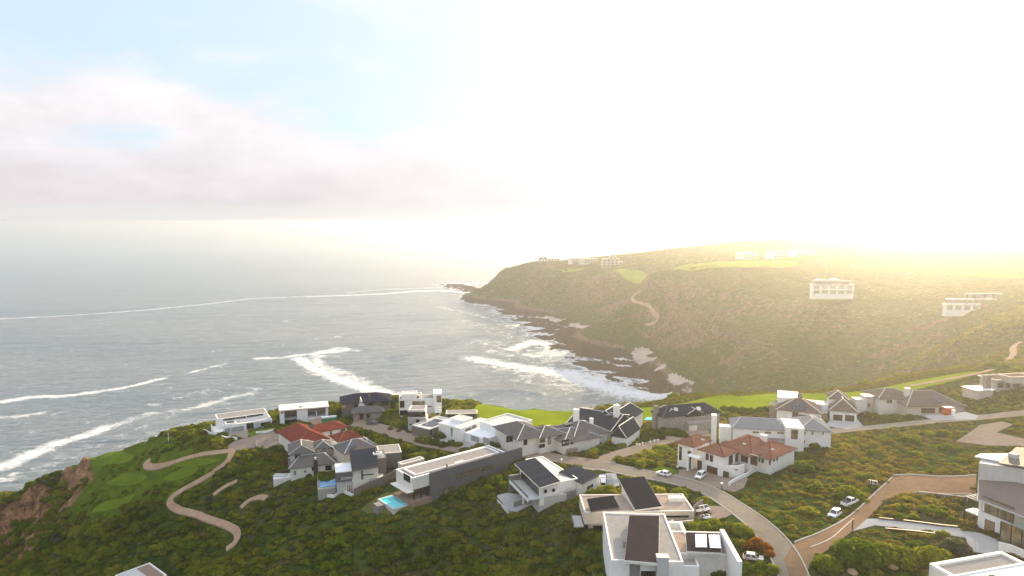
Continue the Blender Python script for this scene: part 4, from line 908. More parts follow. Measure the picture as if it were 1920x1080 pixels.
h.flat([(1050, 912), (1090, 908), (1052, 896)], 1.8, -3, 'offwhite', 'concrete', .5); h.box('planter_wall', [(h.loc(1048, 927, .6)[0], h.loc(1088, 914, .6)[0], h.loc(1068, 922, .6)[1]-.2, h.loc(1068, 922, .6)[1]+.2, -3, 1.2)], 'midgrey', foot=True)
garden_wall([(963, 953), (985, 949), (1010, 946), (1050, 937), (1080, 930)], 1.6, 'grey wall below the glazed balcony of the slate-roofed white house', 'midgrey', .4)
garden_wall([(922, 928), (930, 940), (942, 955), (956, 967)], .5, 'pale curved terrace wall at the left foot of the slate-roofed white house', 'palegrey', .4)
# --- flat roof with two big dark slabs
h = House('cream modern house with a pink gravel flat roof and two tilted dark roof slabs', (1105, 1005), (1100, 967), (1300, 965), 5.2, z0=75.8)
h.flat([(1096, 962), (1301, 960), (1102, 946), (1280, 928)], 5.2, 2.4, 'cream', 'pinkgravel', .35, pm='offwhite'); b1 = h.last
h.vol((b1[0]+1.6, b1[1]-.8, b1[2]+1.2, b1[3], -3, 2.38), 2.4, -3, 'cream'); h.win('f', 1121, 993, 2.4, 2.0, n=3)
h.last = b1
h.slab([(1108, 958, 6.0), (1161, 951, 6.0), (1150, 929, 7.6), (1101, 935, 7.6)], .3, 'darkmono', edge='darkgrey'); h.prism([(1109, 957.5, 5.8), (1156, 951, 5.8), (1147, 932, 7.2), (1103, 937, 7.2)], 5.2, 'offwhite', 'roof_room', False)
h.slab([(1191, 956, 6.2), (1241, 949, 6.2), (1208, 893, 9.2), (1160, 898, 9.2)], .3, 'darkmono', edge='offwhite'); h.prism([(1192, 955, 6.0), (1238, 949, 6.0), (1206, 896, 8.8), (1166, 900, 8.8)], 5.2, 'offwhite', 'roof_room', False)
u, v = h.loc(1268, 932, 6.2); h.box('roof_box', [(u-1.8, u+1.8, v-.8, v+.8, 5.3, 6.3)], 'white'); u, v, z_ = h.hit('f', 1133, 971, b1); dish(h, u, v, 4.2, .6)
h.win('f', 1266, 968.5, 6.5, .5, 'glass', box=b1)
h.box('balcony', [(b1[0]-2.4, b1[0]-.02, b1[2]+1, b1[2]+7, 1.2, 1.5)], 'palegrey'); h.box('glass_rail', [(b1[0]-2.45, b1[0]-2.4, b1[2]+1, b1[2]+7, 1.5, 2.4)], 'paleglass')
garden_wall([(1301, 958), (1312, 950), (1318, 946)], 1.2, 'short rust-topped screen wall beside the parked cars at the cream modern house', 'stone')
garden_wall([(1262, 985), (1250, 993), (1300, 985)], 1.2, 'pale wall behind the clipped hedge of the ribbed-roof house', 'cream')
# --- nearest house, ribbed roof
h = House('nearest white house with ribbed dark roof slab, pale solar panels and white fin wall', (1150, 1085), (1150, 1052), (1260, 1055), 5.2, z0=78.0)
h.flat([(1147, 1053), (1163, 966), (1246, 966), (1240, 1053)], 5.2, -6, 'white', 'concrete', .35, pm='white'); b1 = h.last
h.slab([(1171, 1050, 6.4), (1235, 1055, 6.4), (1236, 967, 7.8), (1180, 966, 7.8)], .55, 'ribbed', edge='offwhite'); h.prism([(1175, 1047, 6.0), (1233, 1051, 6.0), (1234, 969, 7.0), (1183, 968, 7.0)], 5.2, 'offwhite', 'roof_room', False)
h.flat([(1245, 1036), (1360, 1042), (1248, 1002), (1352, 1000)], 4.6, -6, 'offwhite', 'pinkgravel', .3, pm='white'); b2 = h.last
h.slab([(1288, 1033, 6.0), (1352, 1036, 6.0), (1350, 1000, 6.8), (1286, 998, 6.8)], .35, 'ribbed', edge='offwhite'); h.prism([(1290, 1032, 5.7), (1350, 1034, 5.7), (1348, 1003, 6.4), (1288, 1001, 6.4)], 4.6, 'offwhite', 'roof_room', False)
h.solar([(1304, 1027, 6.55), (1326, 1027, 6.55), (1325, 1002, 7.1), (1303, 1002, 7.1)], 3, 5, .12, 'sheet'); h.solar([(1331, 1028, 6.55), (1353, 1029, 6.55), (1350, 1003, 7.1), (1328, 1003, 7.1)], 3, 5, .12, 'sheet')
ua, va = h.loc(1362, 1052, 7.6); ub, vb = h.loc(1353, 992, 7.6); h.box('fin_wall', [(ub-.4, ub+.5, va, vb, -3, 7.6)], 'white', foot=True)
h.chim(1242, 1043, 3, 7.4, 2.2, 1.6, 'palegrey'); h.flat([(1251, 1062), (1300, 1066), (1251, 1038), (1300, 1040)], 3.6, -6, 'white', 'concrete', .5, pm='white')
h.last = b1; u, v, z_ = h.hit('f', 1190, 1068); h.box('pilaster', [(u-1.0, u+1.0, v-.25, v-.01, -6, 4.8)], 'midgrey'); u, v, z_ = h.hit('f', 1242, 1070); h.box('pilaster', [(u-1.1, u+1.1, v-.25, v-.01, -6, 5.0)], 'midgrey')
h.win('f', 1216, 1078, 3.0, 1.6, 'glass', n=2); h.box('roof_vent', [(h.loc(1171, 1012, 6.6)[0]-.3, h.loc(1171, 1012, 6.6)[0]+.3, h.loc(1171, 1012, 6.6)[1]-.8, h.loc(1171, 1012, 6.6)[1]+.8, 5.2, 6.6)], 'stone')
h.box('balcony', [(b1[0]-3.4, b1[0]-.02, b1[2]-1, b1[2]+4, -.4, -.1)], 'white'); h.box('glass_rail', [(b1[0]-3.45, b1[0]-3.4, b1[2]-1, b1[2]+4, -.1, .9)], 'paleglass')
h.box('courtyard_wall', [(b1[1]+2.8, b1[1]+3.4, b2[3]-1, b2[3]+4.6, -2, 5.0), (b1[1]+.02, b1[1]+2.8, b2[3]+4.0, b2[3]+4.6, -2, 5.0)], 'white', foot=True)
# --- right-hand house
h = House('pale modern house at the right edge with thin white roof and steel balcony frame', (1835, 1000), (1838, 934), (1905, 960), 5.4)
h.prism([(1836, 934, 6.6), (1896, 957, 6.6), (1960, 957, 6.6), (1960, 900, 9.0), (1840, 888, 9.0)], -4, 'white'); u0, v0 = h.loc(1836, 934, 6.6); u1, v1 = h.loc(1896, 957, 6.6); h.last = (u0, u1, (v0+v1)/2, v0+8)
h.slab([(1834, 935, 6.9), (1965, 985, 6.9), (1975, 922, 9.3), (1836, 886, 9.3)], .3, 'taupe', edge='palegrey')
h.prism([(1836, 868, 12.6), (1985, 888, 12.6), (1985, 850, 12.6), (1845, 850, 12.6)], 6, 'palegrey'); h.slab([(1829, 855, 13.2), (1985, 886, 13.0), (1985, 868, 13.2), (1840, 850, 13.3)], .3, 'white', 'roof', edge='white'); h.slab([(1872, 868, 13.4), (1985, 884, 13.4), (1985, 842, 14.4), (1905, 838, 14.4)], .25, 'taupe', 'roof')
u, v = h.loc(1901, 851, 14.6); h.box('roof_box', [(u-.8, u+.8, v-.7, v+.7, 13.6, 14.7)], 'palegrey')
h.win('f', 1871, 955, 7.0, 3.6, 'warmglass', 'darkmetal', 4, 'gable_window'); h.win('f', 1855.5, 990, 2.2, 3.4, 'teak', 'darkmetal', part='entrance_door')
u, v, z_ = h.hit('l', 1836, 950); 
for q in ((u-3.4, v+.2), (u-3.4, v+3.4), (u-.1, v+.2)): h.tube('steel_post', q[0], q[1], -1, 5.6, .12, 'darkmetal')
h.box('pergola', [(u-3.5, u, v+.1+k*1.1, v+.3+k*1.1, 5.6, 5.8) for k in range(4)]+[(u-3.5, u-3.3, v+.1, v+3.6, 5.45, 5.6)], 'palegrey'); h.box('balcony', [(u-3.4, u-.1, v+.2, v+3.4, 2.2, 2.5)], 'white'); h.box('deck', [(u-3.8, u-.1, v-.2, v+3.8, -1, -.2)], 'timberdeck', foot=True)
h.slab([(1895, 962, 5.2), (1960, 985, 5.2), (1965, 950, 7.4), (1908, 930, 7.4)], .25, 'browntile', 'roof', edge='palegrey'); h.box('glass_wall', [(u1-.5, u1+9, h.last[2]-2.2, h.last[2]-2.1, -2, 4.4)], 'warmglass'); h.box('column', [(u1-.5+k*2.2, u1-.3+k*2.2, h.last[2]-2.3, h.last[2]-2.2, -2, 4.4) for k in range(5)], 'darkmetal')
garden_wall([(1871, 1033), (1895, 1041), (1915, 1048), (1940, 1058)], 2.0, 'white wall closing the drive in front of the glazed house at the right edge')
garden_wall([(1648, 975), (1700, 982), (1760, 990), (1795, 994)], .6, 'dark timber edging wall of the planted triangle between the two drives', 'brownwood')
garden_wall([(1660, 996), (1720, 1000), (1760, 1006)], .5, 'low dark wall on the lower side of the pale drive', 'brownwood')
garden_wall([(1720, 925), (1760, 931), (1815, 938)], .6, 'low grey retaining wall below the brick turning bay', 'midgrey')
# --- bottom right roof
h = House('white roof terrace with timber slats, cut off by the bottom right corner', (1800, 1100), (1756, 1062), (1870, 1042), 5.0, z0=86.0)
h.flat([(1750, 1064), (1865, 1040), (1905, 1052), (1790, 1088)], 5.0, -9, 'offwhite', 'gravel', .5, pm='white', pw=.6); h.flat([(1810, 1090), (1960, 1050), (1960, 1120), (1830, 1140)], 5.4, -9, 'white', 'sheet', .3)
b1 = h.last; h.box('timber_slat', [(b1[0]+1+i*1.2, b1[0]+1.9+i*1.2, b1[2]+1, b1[3]-1.5, 5.52, 5.7) for i in range(9)], 'timberdeck')
# --- bottom left roof
h = House('flat white-edged roof corner alone in the scrub at the bottom left', (265, 1110), (218, 1080), (280, 1057), 6.0, z0=44.0)
h.flat([(216, 1081), (280, 1057), (310, 1078), (250, 1105)], 6.0, -6, 'white', 'membrane', .35, pm='white'); b1 = h.last; h.box('deck', [((b1[0]+b1[1])/2+1, b1[1]-.5, b1[2]+.5, b1[3]-.5, 6.09, 6.2)], 'timberdeck'); h.win('f', 250, 1095, 5, 1.6, n=3)
# --- houses on the headland
def farhouse(label, g, A, B, hA, L, name='far_house', m='white', zz=None):
    h = House(label, g, A, B, hA, name, 'house', z0=zz)
    for pts, h1, h0 in L:
        q = h.bb(pts, h1); pts = (q[0], q[1], q[2], min(q[3], q[2]+max(12, (q[1]-q[0])*.5)), 0, 0)
        h.flat(pts, h1, h0, m, 'membrane', .5, pw=.5, cap=.8 if h0 > 0 else .4); a, b_, c_, d_ = h.last[:4]; w_ = (b_-a)
        n_ = max(2, int(w_/6)); zt = max(h0, 0)
        nf = max(1, round((h1-zt)/3.8)); fh = (h1-zt)/nf
        h.box('window', [(a+w_*(i+.16)/n_, a+w_*(i+.84)/n_, c_-.10, c_-.005, zt+fh*k+.7, zt+fh*(k+1)-.8) for i in range(n_) for k in range(nf)], 'paleglass')
        if nf > 1: h.box('balcony', [(a-.3, b_+.3, c_-1.6, c_-.11, zt+fh*k-.15, zt+fh*k+.15) for k in range(1, nf)], m)
    return h
farhouse('long low white house nearest the tip of the headland', (1012, 492), (1009, 487), (1048, 487), 6, [([(1009, 484), (1050, 485), (1012, 483)], 7, -3), ([(1010, 482.5), (1026, 482.5), (1012, 481.5)], 11, 6.9)])
farhouse('white flat-roofed house in the middle of the headland row', (1066, 492.5), (1064, 488), (1092, 487), 6, [([(1064, 486), (1093, 486), (1068, 484)], 7, -3), ([(1068, 484.5), (1090, 484), (1070, 483)], 10, 6.9)])
farhouse('low pale house left of the domed clubhouse', (1097, 491), (1096, 487), (1122, 486), 6, [([(1096, 486), (1122, 485), (1098, 484.5)], 7, -3)], m='cream')
h = farhouse('grand multi-storey clubhouse with a stepped roof and small tower on the headland', (1130, 500), (1128, 492), (1165, 492), 8, [([(1127, 490), (1168, 491), (1130, 487)], 9, -3), ([(1129, 485), (1160, 485.5), (1132, 483)], 14, 8.9), ([(1144, 482), (1156, 482), (1146, 481)], 18, 13.9)], 'clubhouse', 'cream')
h.hip([(1146, 481), (1153, 481), (1147, 480.3)], 18.6, 3, 'browntile', 0, walls=False)
farhouse('white villa small and faint on the hill below the skyline', (1388, 478), (1386, 475), (1408, 474), 6, [([(1385, 474), (1408, 474), (1388, 472)], 8, -3)])
farhouse('faint white terrace of houses right of the small skyline villa', (1448, 477), (1446, 474), (1470, 473), 6, [([(1445, 472.5), (1472, 472), (1448, 470.5)], 8, -3)])
farhouse('faintest white block far along the sunlit skyline', (1490, 475), (1488, 472), (1528, 471), 6, [([(1486, 471.5), (1530, 471), (1490, 470)], 7, -3)])
h = farhouse('three-storey pale villa alone on the hillside, with curved roofs and deep terraces', (1560, 545), (1522, 537), (1600, 537), 6, [([(1519, 533), (1601, 534)], 8.5, -4), ([(1525, 527), (1594, 527)], 11.8, 8.4)])
q = h.last[:4]; w_ = q[1]-q[0]; h.hip((q[0]+1, q[0]+w_*.33, q[2]+1, q[3]-1), 13.2, 1.0, 'sheet', .5, h0=11.9, along='v'); h.hip((q[0]+w_*.42, q[0]+w_*.72, q[2]+1, q[3]-1), 13.4, 1.2, 'sheet', .5, h0=11.9, along='v')
h = farhouse('large white terraced villa in the glare near the right edge, with columns and wide balconies', (1815, 582), (1770, 566), (1870, 566), 6, [([(1768, 570), (1838, 571)], 4.6, -4), ([(1776, 561), (1866, 561)], 8, 4.5), ([(1812, 551), (1880, 551)], 11.4, -4)])


# ---------------------------------------------------------------- level pads cut into the ground for the houses
for poly, zf in PADS:
    xs = [p[0] for p in poly]; ys = [p[1] for p in poly]
    i0, i1 = np.searchsorted(GX, min(xs)-8), np.searchsorted(GX, max(xs)+8); j0, j1 = np.searchsorted(GY, min(ys)-8), np.searchsorted(GY, max(ys)+8)
    X, Y = gx[j0:j1, i0:i1], gy[j0:j1, i0:i1]
    d = np.where(inpoly(X, Y, poly), 0, dline(X, Y, list(poly)+[poly[0]]))
    lim = zf-.05+np.clip(d-1.2, 0, 99)*1.6
    H[j0:j1, i0:i1] = np.minimum(H[j0:j1, i0:i1], lim)
# ---------------------------------------------------------------- ground
rockm = np.clip((np.hypot(*np.gradient(H, GY, GX))-0.75)/0.7, 0, 1)
rockm = np.maximum(rockm, (ds < 40)*(H > -1)*(H < 9)*.9)
rockm *= np.where((gx > -168) & (gy < 400), .25, 1)
rockm = np.maximum(rockm, np.clip((6.0-H)/3, 0, 1))
rockm = np.maximum(rockm*np.where(far > .5, 1.0, 1), cl_*np.clip((SL-.2)*2.4, 0, 1)*1.5)
rockm = np.where((far > 0.3) & (H > 14), np.clip((np.hypot(*np.gradient(H, GY, GX))-0.62)/0.8, 0, .62), rockm)
cliffz = inpoly(gx, gy, [(p.x, p.y) for p in (W(905, 545, 2), W(950, 504, 50), W(985, 496, 58), W(1120, 516, 62), W(1230, 520, 66), W(1215, 560, 45), W(1120, 575, 25), W(990, 578, 6))])
rockm = np.where(cliffz, np.maximum(rockm, .35+1.1*fbm(gx, gy*.5, 40, 4, 71)), rockm)
streak = np.clip((fbm(gx+gy*.25, gy*.22, 34, 4, 73, True)+.02)*2.4, 0, .42)*((gy > 560) & (gy < 950) & (H > 22) & (H < 76) & (SL > .1))
rockm = np.maximum(rockm, streak)
wet = np.clip((8.0-H)/4, 0, 1)*far
gpoly = [(p.x, p.y) for p in GP([(40, 905), (130, 855), (330, 822), (430, 850), (415, 880), (370, 905), (320, 935), (240, 955), (170, 985), (140, 940)])]
lush = np.where(inpoly(gx, gy, gpoly), 1.0, np.clip(1-dline(gx, gy, gpoly+[gpoly[0]])/8, 0, 1)*.8)
b0 = W(1278, 722, 1); b1 = W(1225, 650, 4)
sandm = np.exp(-(((gx-b0.x)/22)**2+((gy-b0.y)/40)**2)) + 1.0*np.exp(-(dline(gx, gy, [W(1225, 690, 4), W(1200, 660, 4), W(1150, 634, 4), W(1090, 610, 4), W(1010, 590, 4)])/13)**2)
sandm *= (H < 9)*np.clip(.6+2.2*fbm(gx, gy, 22, 3, 77), 0, 1.2)
ground = grid_obj('ground', gx, gy, H, M_GROUND, {'rock': rockm, 'sand': sandm, 'wet': wet, 'lush': lush, 'rust': ((gx < -120) & (gy < 340)).astype(float)})
ground['kind'] = 'structure'


# ================================================================ roads, paths, lawns
strip('road', GP([(1500, 1120), (1478, 1060), (1462, 1028), (1435, 998), (1400, 967), (1345, 928), (1290, 908), (1245, 898), (1190, 888), (1140, 877), (1100, 871)]), 6.0, 'asphalt', kerb=True, off=.14)
strip('road', GP([(1135, 876), (1128, 866), (1150, 855), (1200, 841), (1250, 826), (1290, 817), (1330, 815)]), 6.5, 'paver', off=.16)
strip('road', GP([(1150, 873), (1090, 868), (1040, 858), (980, 850), (920, 848), (870, 843), (800, 832), (760, 820), (725, 808), (690, 799), (662, 793)]), 6.5, 'paver', off=.18)
sheet('road', GP([(1480, 1085), (1470, 1050), (1490, 1020), (1545, 1000), (1600, 965), (1640, 927), (1676, 894), (1710, 892), (1770, 897), (1830, 893), (1830, 937), (1760, 930), (1722, 925), (1690, 928), (1660, 940), (1640, 960), (1602, 997), (1560, 1030), (1520, 1060), (1510, 1085)]), 'brickroad', .2, mask=.3)
strip('road', GP([(1545, 812), (1600, 805), (1680, 797), (1760, 789), (1850, 783), (1935, 774), (2000, 768)]), 6.0, 'asphalt', off=.14)
sheet('driveway', GP([(1792, 829), (1838, 798), (1880, 792), (1900, 797), (1868, 812), (1925, 826), (1925, 838), (1850, 836)]), 'paver', .17)
sheet('driveway', GP([(1238, 893), (1275, 882), (1320, 878), (1395, 885), (1402, 900), (1395, 915), (1375, 925), (1330, 912), (1285, 902)]), 'paver', .17, mask=.5)
sheet('driveway', GP([(1305, 963), (1320, 950), (1365, 952), (1380, 963), (1362, 972), (1340, 976), (1300, 976)]), 'paver', .17)
sheet('driveway', GP([(1620, 975), (1660, 975), (1790, 992), (1830, 1000), (1880, 1018), (1870, 1045), (1820, 1035), (1810, 1010), (1760, 1003), (1640, 988), (1600, 998)]), 'paleslab', .19, mask=.4)
sheet('driveway', GP([(1125, 893), (1155, 890), (1162, 912), (1130, 920), (1118, 905)]), 'paleslab', .17)
sheet('driveway', GP([(1545, 800), (1560, 786), (1608, 786), (1618, 800), (1590, 806)]), 'paleslab', .17)
sheet('driveway', GP([(1728, 780), (1780, 774), (1835, 780), (1830, 787), (1750, 789)]), 'paleslab', .17)
sheet('driveway', GP([(780, 820), (800, 815), (835, 815), (850, 830), (800, 832)]), 'paleslab', .2, mask=.3)
sheet('driveway', GP([(860, 838), (878, 826), (905, 830), (905, 838), (885, 847)]), 'paleslab', .2, mask=.3)
sheet('driveway', GP([(428, 846), (426, 838), (440, 828), (462, 822), (520, 807), (534, 818), (528, 826), (500, 832), (480, 840), (450, 846)]), 'paver', .16, mask=.5)
sheet('driveway', GP([(424, 812), (459, 806), (468, 815), (462, 822), (430, 822)]), 'asphalt', .2, mask=.3)
sheet('driveway', GP([(1290, 800), (1330, 808), (1330, 815), (1275, 814), (1262, 806)]), 'paver', .2)
kerbline(offset(smoothline(GP([(1490, 1020), (1545, 1000), (1600, 965), (1640, 927), (1676, 894)]), 2), 0), .35, .15, off=.2)
kerbline(smoothline(GP([(1676, 894), (1710, 892), (1770, 897), (1830, 893)]), 1), .35, .3, off=.2)
kerbline(smoothline(GP([(1830, 937), (1760, 930), (1722, 925)]), 1), .35, .4, off=.2)
# painted line of the brick road
strip('road_marking', GP([(1520, 1030), (1545, 1020), (1565, 1007), (1580, 993), (1598, 976)]), .16, 'whitepaint', .225, 1.0, 2, mask=None)
# golf
sheet('fairway', GP([(868, 772), (900, 766), (940, 762.5), (1000, 766.5), (1058, 771), (1082, 778), (1085, 797), (1040, 801), (990, 800), (950, 795), (912, 790), (880, 790)]), 'fairwaygrass', .2, smooth=2, mask=1)
sheet('fairway', GP([(1105, 790), (1120, 778), (1180, 768), (1240, 764), (1290, 757), (1330, 746), (1400, 741), (1480, 739), (1560, 740), (1640, 732), (1700, 718), (1760, 708), (1830, 696), (1840, 702), (1760, 722), (1690, 738), (1620, 750), (1560, 760), (1480, 768), (1440, 770), (1370, 774), (1300, 785), (1200, 795)]), 'fairwaygrass', .3, smooth=2, mask=1, s=2.5)
for L in ([(150, 862), (180, 852), (225, 850), (250, 855), (252, 864), (225, 872), (190, 880), (165, 880)], [(90, 878), (130, 866), (150, 868), (130, 882), (100, 888)],
          [(195, 915), (215, 898), (255, 890), (280, 895), (265, 908), (230, 918)], [(165, 965), (185, 948), (230, 935), (258, 925), (245, 945), (205, 962)], [(300, 905), (330, 885), (375, 875), (368, 892), (330, 905)], [(318, 875), (350, 866), (400, 862), (412, 866), (385, 876), (340, 880)]):
    sheet('golf_green', GP(L), 'greengrass', .35, smooth=2, mask=.6)
for L in ([(1020, 513), (1050, 508), (1092, 503.5), (1100, 505), (1080, 510), (1050, 515)], [(1135, 511), (1180, 505), (1290, 499), (1400, 491), (1490, 488), (1500, 496), (1480, 503), (1380, 507), (1250, 509)], [(1670, 502), (1760, 505), (1860, 511), (1960, 518), (1960, 524), (1840, 519), (1740, 513), (1680, 508)], [(1420, 482), (1500, 478), (1600, 480), (1560, 486), (1450, 487)]):
    sheet('fairway', GP(L), 'fairwaygrass', 1.0, smooth=2, s=12, mask=3)
sheet('lawn', GP([(675, 957), (725, 925), (752, 930), (778, 955), (775, 963), (730, 970), (690, 966)]), 'drylawn', .25, mask=1)
sheet('lawn', GP([(1222, 884), (1238, 876), (1262, 882), (1275, 886), (1262, 893), (1235, 890)]), 'greengrass', .2, mask=.5)
sheet('lawn', GP([(462, 814), (512, 803), (520, 806), (480, 818), (470, 820)]), 'greengrass', .22, mask=.5)
sheet('lawn', GP([(690, 815), (740, 800), (765, 815), (750, 820), (728, 812)]), 'greengrass', .15, mask=None)
# earth paths
PATHP = GP([(436, 846), (432, 858), (428, 868), (405, 886), (370, 906), (340, 921), (316, 940), (322, 955), (360, 967), (400, 978), (430, 990), (447, 1004), (443, 1020), (424, 1034)])
strip('path', PATHP, 1.9, 'dirt', .5)
strip('path', GP([(434, 847), (405, 851), (370, 856), (335, 866), (305, 876), (280, 878), (272, 872), (282, 864)]), 2.3, 'dirt', .3)
strip('path', GP([(400, 930), (420, 915), (445, 905)]), 1.4, 'dirt', .3); strip('path', GP([(452, 953), (468, 940), (488, 932), (500, 936)]), 1.6, 'dirt', .3)
strip('path', GP([(1200, 548), (1181, 559), (1200, 570), (1222, 583), (1235, 597), (1226, 608), (1211, 609)]), 3.6, 'dirt', .8, 6)
strip('path', GP([(1700, 727), (1760, 717), (1830, 703), (1860, 695)]), 2.6, 'dirt', .5, 3)
strip('path', GP([(1890, 676), (1902, 665), (1898, 650), (1915, 642)]), 3, 'dirt', .5, 3)

sheet('terrace', GP([(930, 934), (952, 926), (985, 933), (1002, 948), (966, 965), (948, 956)]), 'paleslab', .3, kind=None, mask=.6, label='pale paved terrace at the left foot of the slate-roofed white house', cat='terrace')
# ================================================================ vehicles
def car(label, px, py, yaw, kind='suv', col='carwhite', cat='car', group=None):
    P = Gnd(px, py); r = bpy.data.objects.new('pickup_truck' if kind == 'pickup' else 'parked_car', None); COL.objects.link(r)
    zs = [float(Hs(P.x+math.cos(yaw)*s_, P.y+math.sin(yaw)*s_)) for s_ in (-1.6, 1.6)]
    r.location = (P.x, P.y, (zs[0]+zs[1])/2+.2); r.rotation_euler = (0, -math.atan2(zs[1]-zs[0], 3.2), yaw); r['label'] = label; r['category'] = cat
    if group: r['group'] = group
    L = 5.1 if kind == 'pickup' else (4.4 if kind == 'suv' else 4.1); hw = .92; H1 = .95 if kind != 'hatch' else .85; H2 = 1.72 if kind != 'hatch' else 1.45
    # body profile extruded with tumblehome
    if kind == 'pickup': low = [(-L/2, .38), (L/2, .38), (L/2, .80), (L/2-.12, .95), (L/2-1.35, 1.05), (-L/2, 1.05)]
    else: low = [(-L/2, .35), (L/2, .35), (L/2+.02, .65), (L/2-.15, .80), (L/2-1.15, H1), (-L/2+.05, H1+.02), (-L/2-.02, .75)]
    def prof(P2, w0, w1, zc):
        n_ = len(P2); V = []
        for sgn in (-1, 1):
            for x, z in P2: V.append((x, sgn*(w0 if z < zc else w1), z))
        F = [tuple(range(n_)), tuple(range(n_, 2*n_))]+[(i, (i+1) % n_, n_+(i+1) % n_, n_+i) for i in range(n_)]
        return V, F
    def put(nm, V, F, mt, par=r, bev=0):
        o = mesh_obj(nm, V, F, MATS[mt], par); bm = bmesh.new(); bm.from_mesh(o.data); bmesh.ops.recalc_face_normals(bm, faces=bm.faces)
        if bev: bmesh.ops.bevel(bm, geom=list(bm.edges), offset=bev, segments=2, affect='EDGES', profile=.6)
        bm.to_mesh(o.data); bm.free(); 
        if bev: o.data.polygons.foreach_set('use_smooth', [True]*len(o.data.polygons))
        return o
    put('body', *prof(low, hw, hw-.03, .7), col, bev=.07)
    if kind == 'pickup': x0, x1, x2, x3 = -.35, -.30, .75, 1.45
    elif kind == 'suv': x0, x1, x2, x3 = -L/2+.12, -L/2+.55, .35, 1.15
    else: x0, x1, x2, x3 = -L/2+.15, -L/2+.75, .25, 1.15
    V = [(x0, -hw+.06, H1), (x3, -hw+.06, H1), (x2, -hw+.24, H2), (x1, -hw+.24, H2), (x0, hw-.06, H1), (x3, hw-.06, H1), (x2, hw-.24, H2), (x1, hw-.24, H2)]
    put('cabin', V, [(0, 1, 2, 3), (4, 5, 6, 7), (0, 1, 5, 4), (1, 2, 6, 5), (2, 3, 7, 6), (3, 0, 4, 7)], col, bev=.05)
    def quad(a, b, c, d, nm, e=.015):
        q = [Vector(p) for p in (a, b, c, d)]; ce = sum(q, Vector())/4; N_ = (q[1]-q[0]).cross(q[2]-q[0]).normalized()
        if N_.dot(ce-Vector((0, 0, 1.2))) < 0: N_ = -N_
        q = [ce+(p-ce)*.84+N_*e for p in q]; put(nm, [tuple(p) for p in q]+[tuple(p-N_*.03) for p in q], BF, 'carglass')
    quad(V[1], V[5], V[6], V[2], 'windscreen'); quad(V[0], V[4], V[7], V[3], 'rear_window')
    for a in (0, 4):
        m0 = [(V[a][k]+V[a+1][k])/2 for k in range(3)]; m1 = [(V[a+3][k]+V[a+2][k])/2 for k in range(3)]
        quad(V[a], m0, m1, V[a+3], 'side_window'); quad(m0, V[a+1], V[a+2], m1, 'side_window')
    if kind == 'pickup': put('load_bed', *House.boxes([(-L/2+.12, -.42, -hw+.14, hw-.14, 1.052, 1.075)]), 'darkmetal')
    for x in (-L/2+.85, L/2-.88):
        for s_ in (-1, 1):
            n_ = 14; V2 = []
            for y in (s_*(hw-.2), s_*(hw+.02)): V2 += [(x+.36*math.cos(2*math.pi*k/n_), y, .36+.36*math.sin(2*math.pi*k/n_)) for k in range(n_)]
            wh = put('wheel', V2, [tuple(range(n_)), tuple(range(n_, 2*n_))]+[(k, (k+1) % n_, n_+(k+1) % n_, n_+k) for k in range(n_)], 'rubber')
            V2 = []
            for y in (s_*(hw+.021), s_*(hw+.035)): V2 += [(x+.21*math.cos(2*math.pi*k/n_), y, .36+.21*math.sin(2*math.pi*k/n_)) for k in range(n_)]
            put('rim', V2, [tuple(range(n_)), tuple(range(n_, 2*n_))]+[(k, (k+1) % n_, n_+(k+1) % n_, n_+k) for k in range(n_)], 'palegrey', wh)
    for s_ in (-1, 1):
        put('headlight', *House.boxes([(L/2-.14, L/2+.02, s_*.72-.17, s_*.72+.17, .66, .80)]), 'paleglass', bev=.03)
        put('tail_light', *House.boxes([(-L/2-.03, -L/2+.06, s_*.78-.10, s_*.78+.10, .74, 1.0)]), 'redplastic')
    put('grille', *House.boxes([(L/2-.03, L/2+.03, -.45, .45, .45, .72)]), 'darkmetal'); return r
def yaw_of(p, q):
    a, b = Gnd(*p), Gnd(*q); return math.atan2(b.y-a.y, b.x-a.x)
car('white compact SUV parked nose towards the camera on the verge of the brick road', 1564.5, 972, yaw_of((1575, 963), (1554, 977)))
car('white double-cab pickup with an open dark load bed, parked behind the white SUV', 1593, 949, yaw_of((1580, 954), (1606, 943)), 'pickup', cat='pickup truck')
car('white hatchback parked on the kerb by the lawn of the terracotta house', 1244, 894, yaw_of((1253, 896), (1234, 892)), 'hatch')
car('white SUV standing on the brick drive in front of the terracotta house', 1313, 898, yaw_of((1324, 889), (1303, 905)))
car('white car half hidden behind the right end of the slate-roofed white house', 1130, 911, yaw_of((1133, 917), (1128, 905)), 'hatch')
car('white car on the left, parked close to the flat roof of the cream modern house', 1317, 964, yaw_of((1327, 962), (1306, 966)), 'suv')
car('white car standing in front of its neighbour, just behind the clipped hedge', 1321, 975, yaw_of((1332, 975), (1310, 974)), 'hatch')
car('silver car among shrubs at the bottom, beside the fin wall of the nearest house', 1412, 1055, yaw_of((1398, 1053), (1425, 1055)), 'hatch', 'palegrey')
car('dark car under the grey hipped house beside the village street end', 700, 797, yaw_of((694, 798), (706, 797)), 'hatch', 'cargrey')
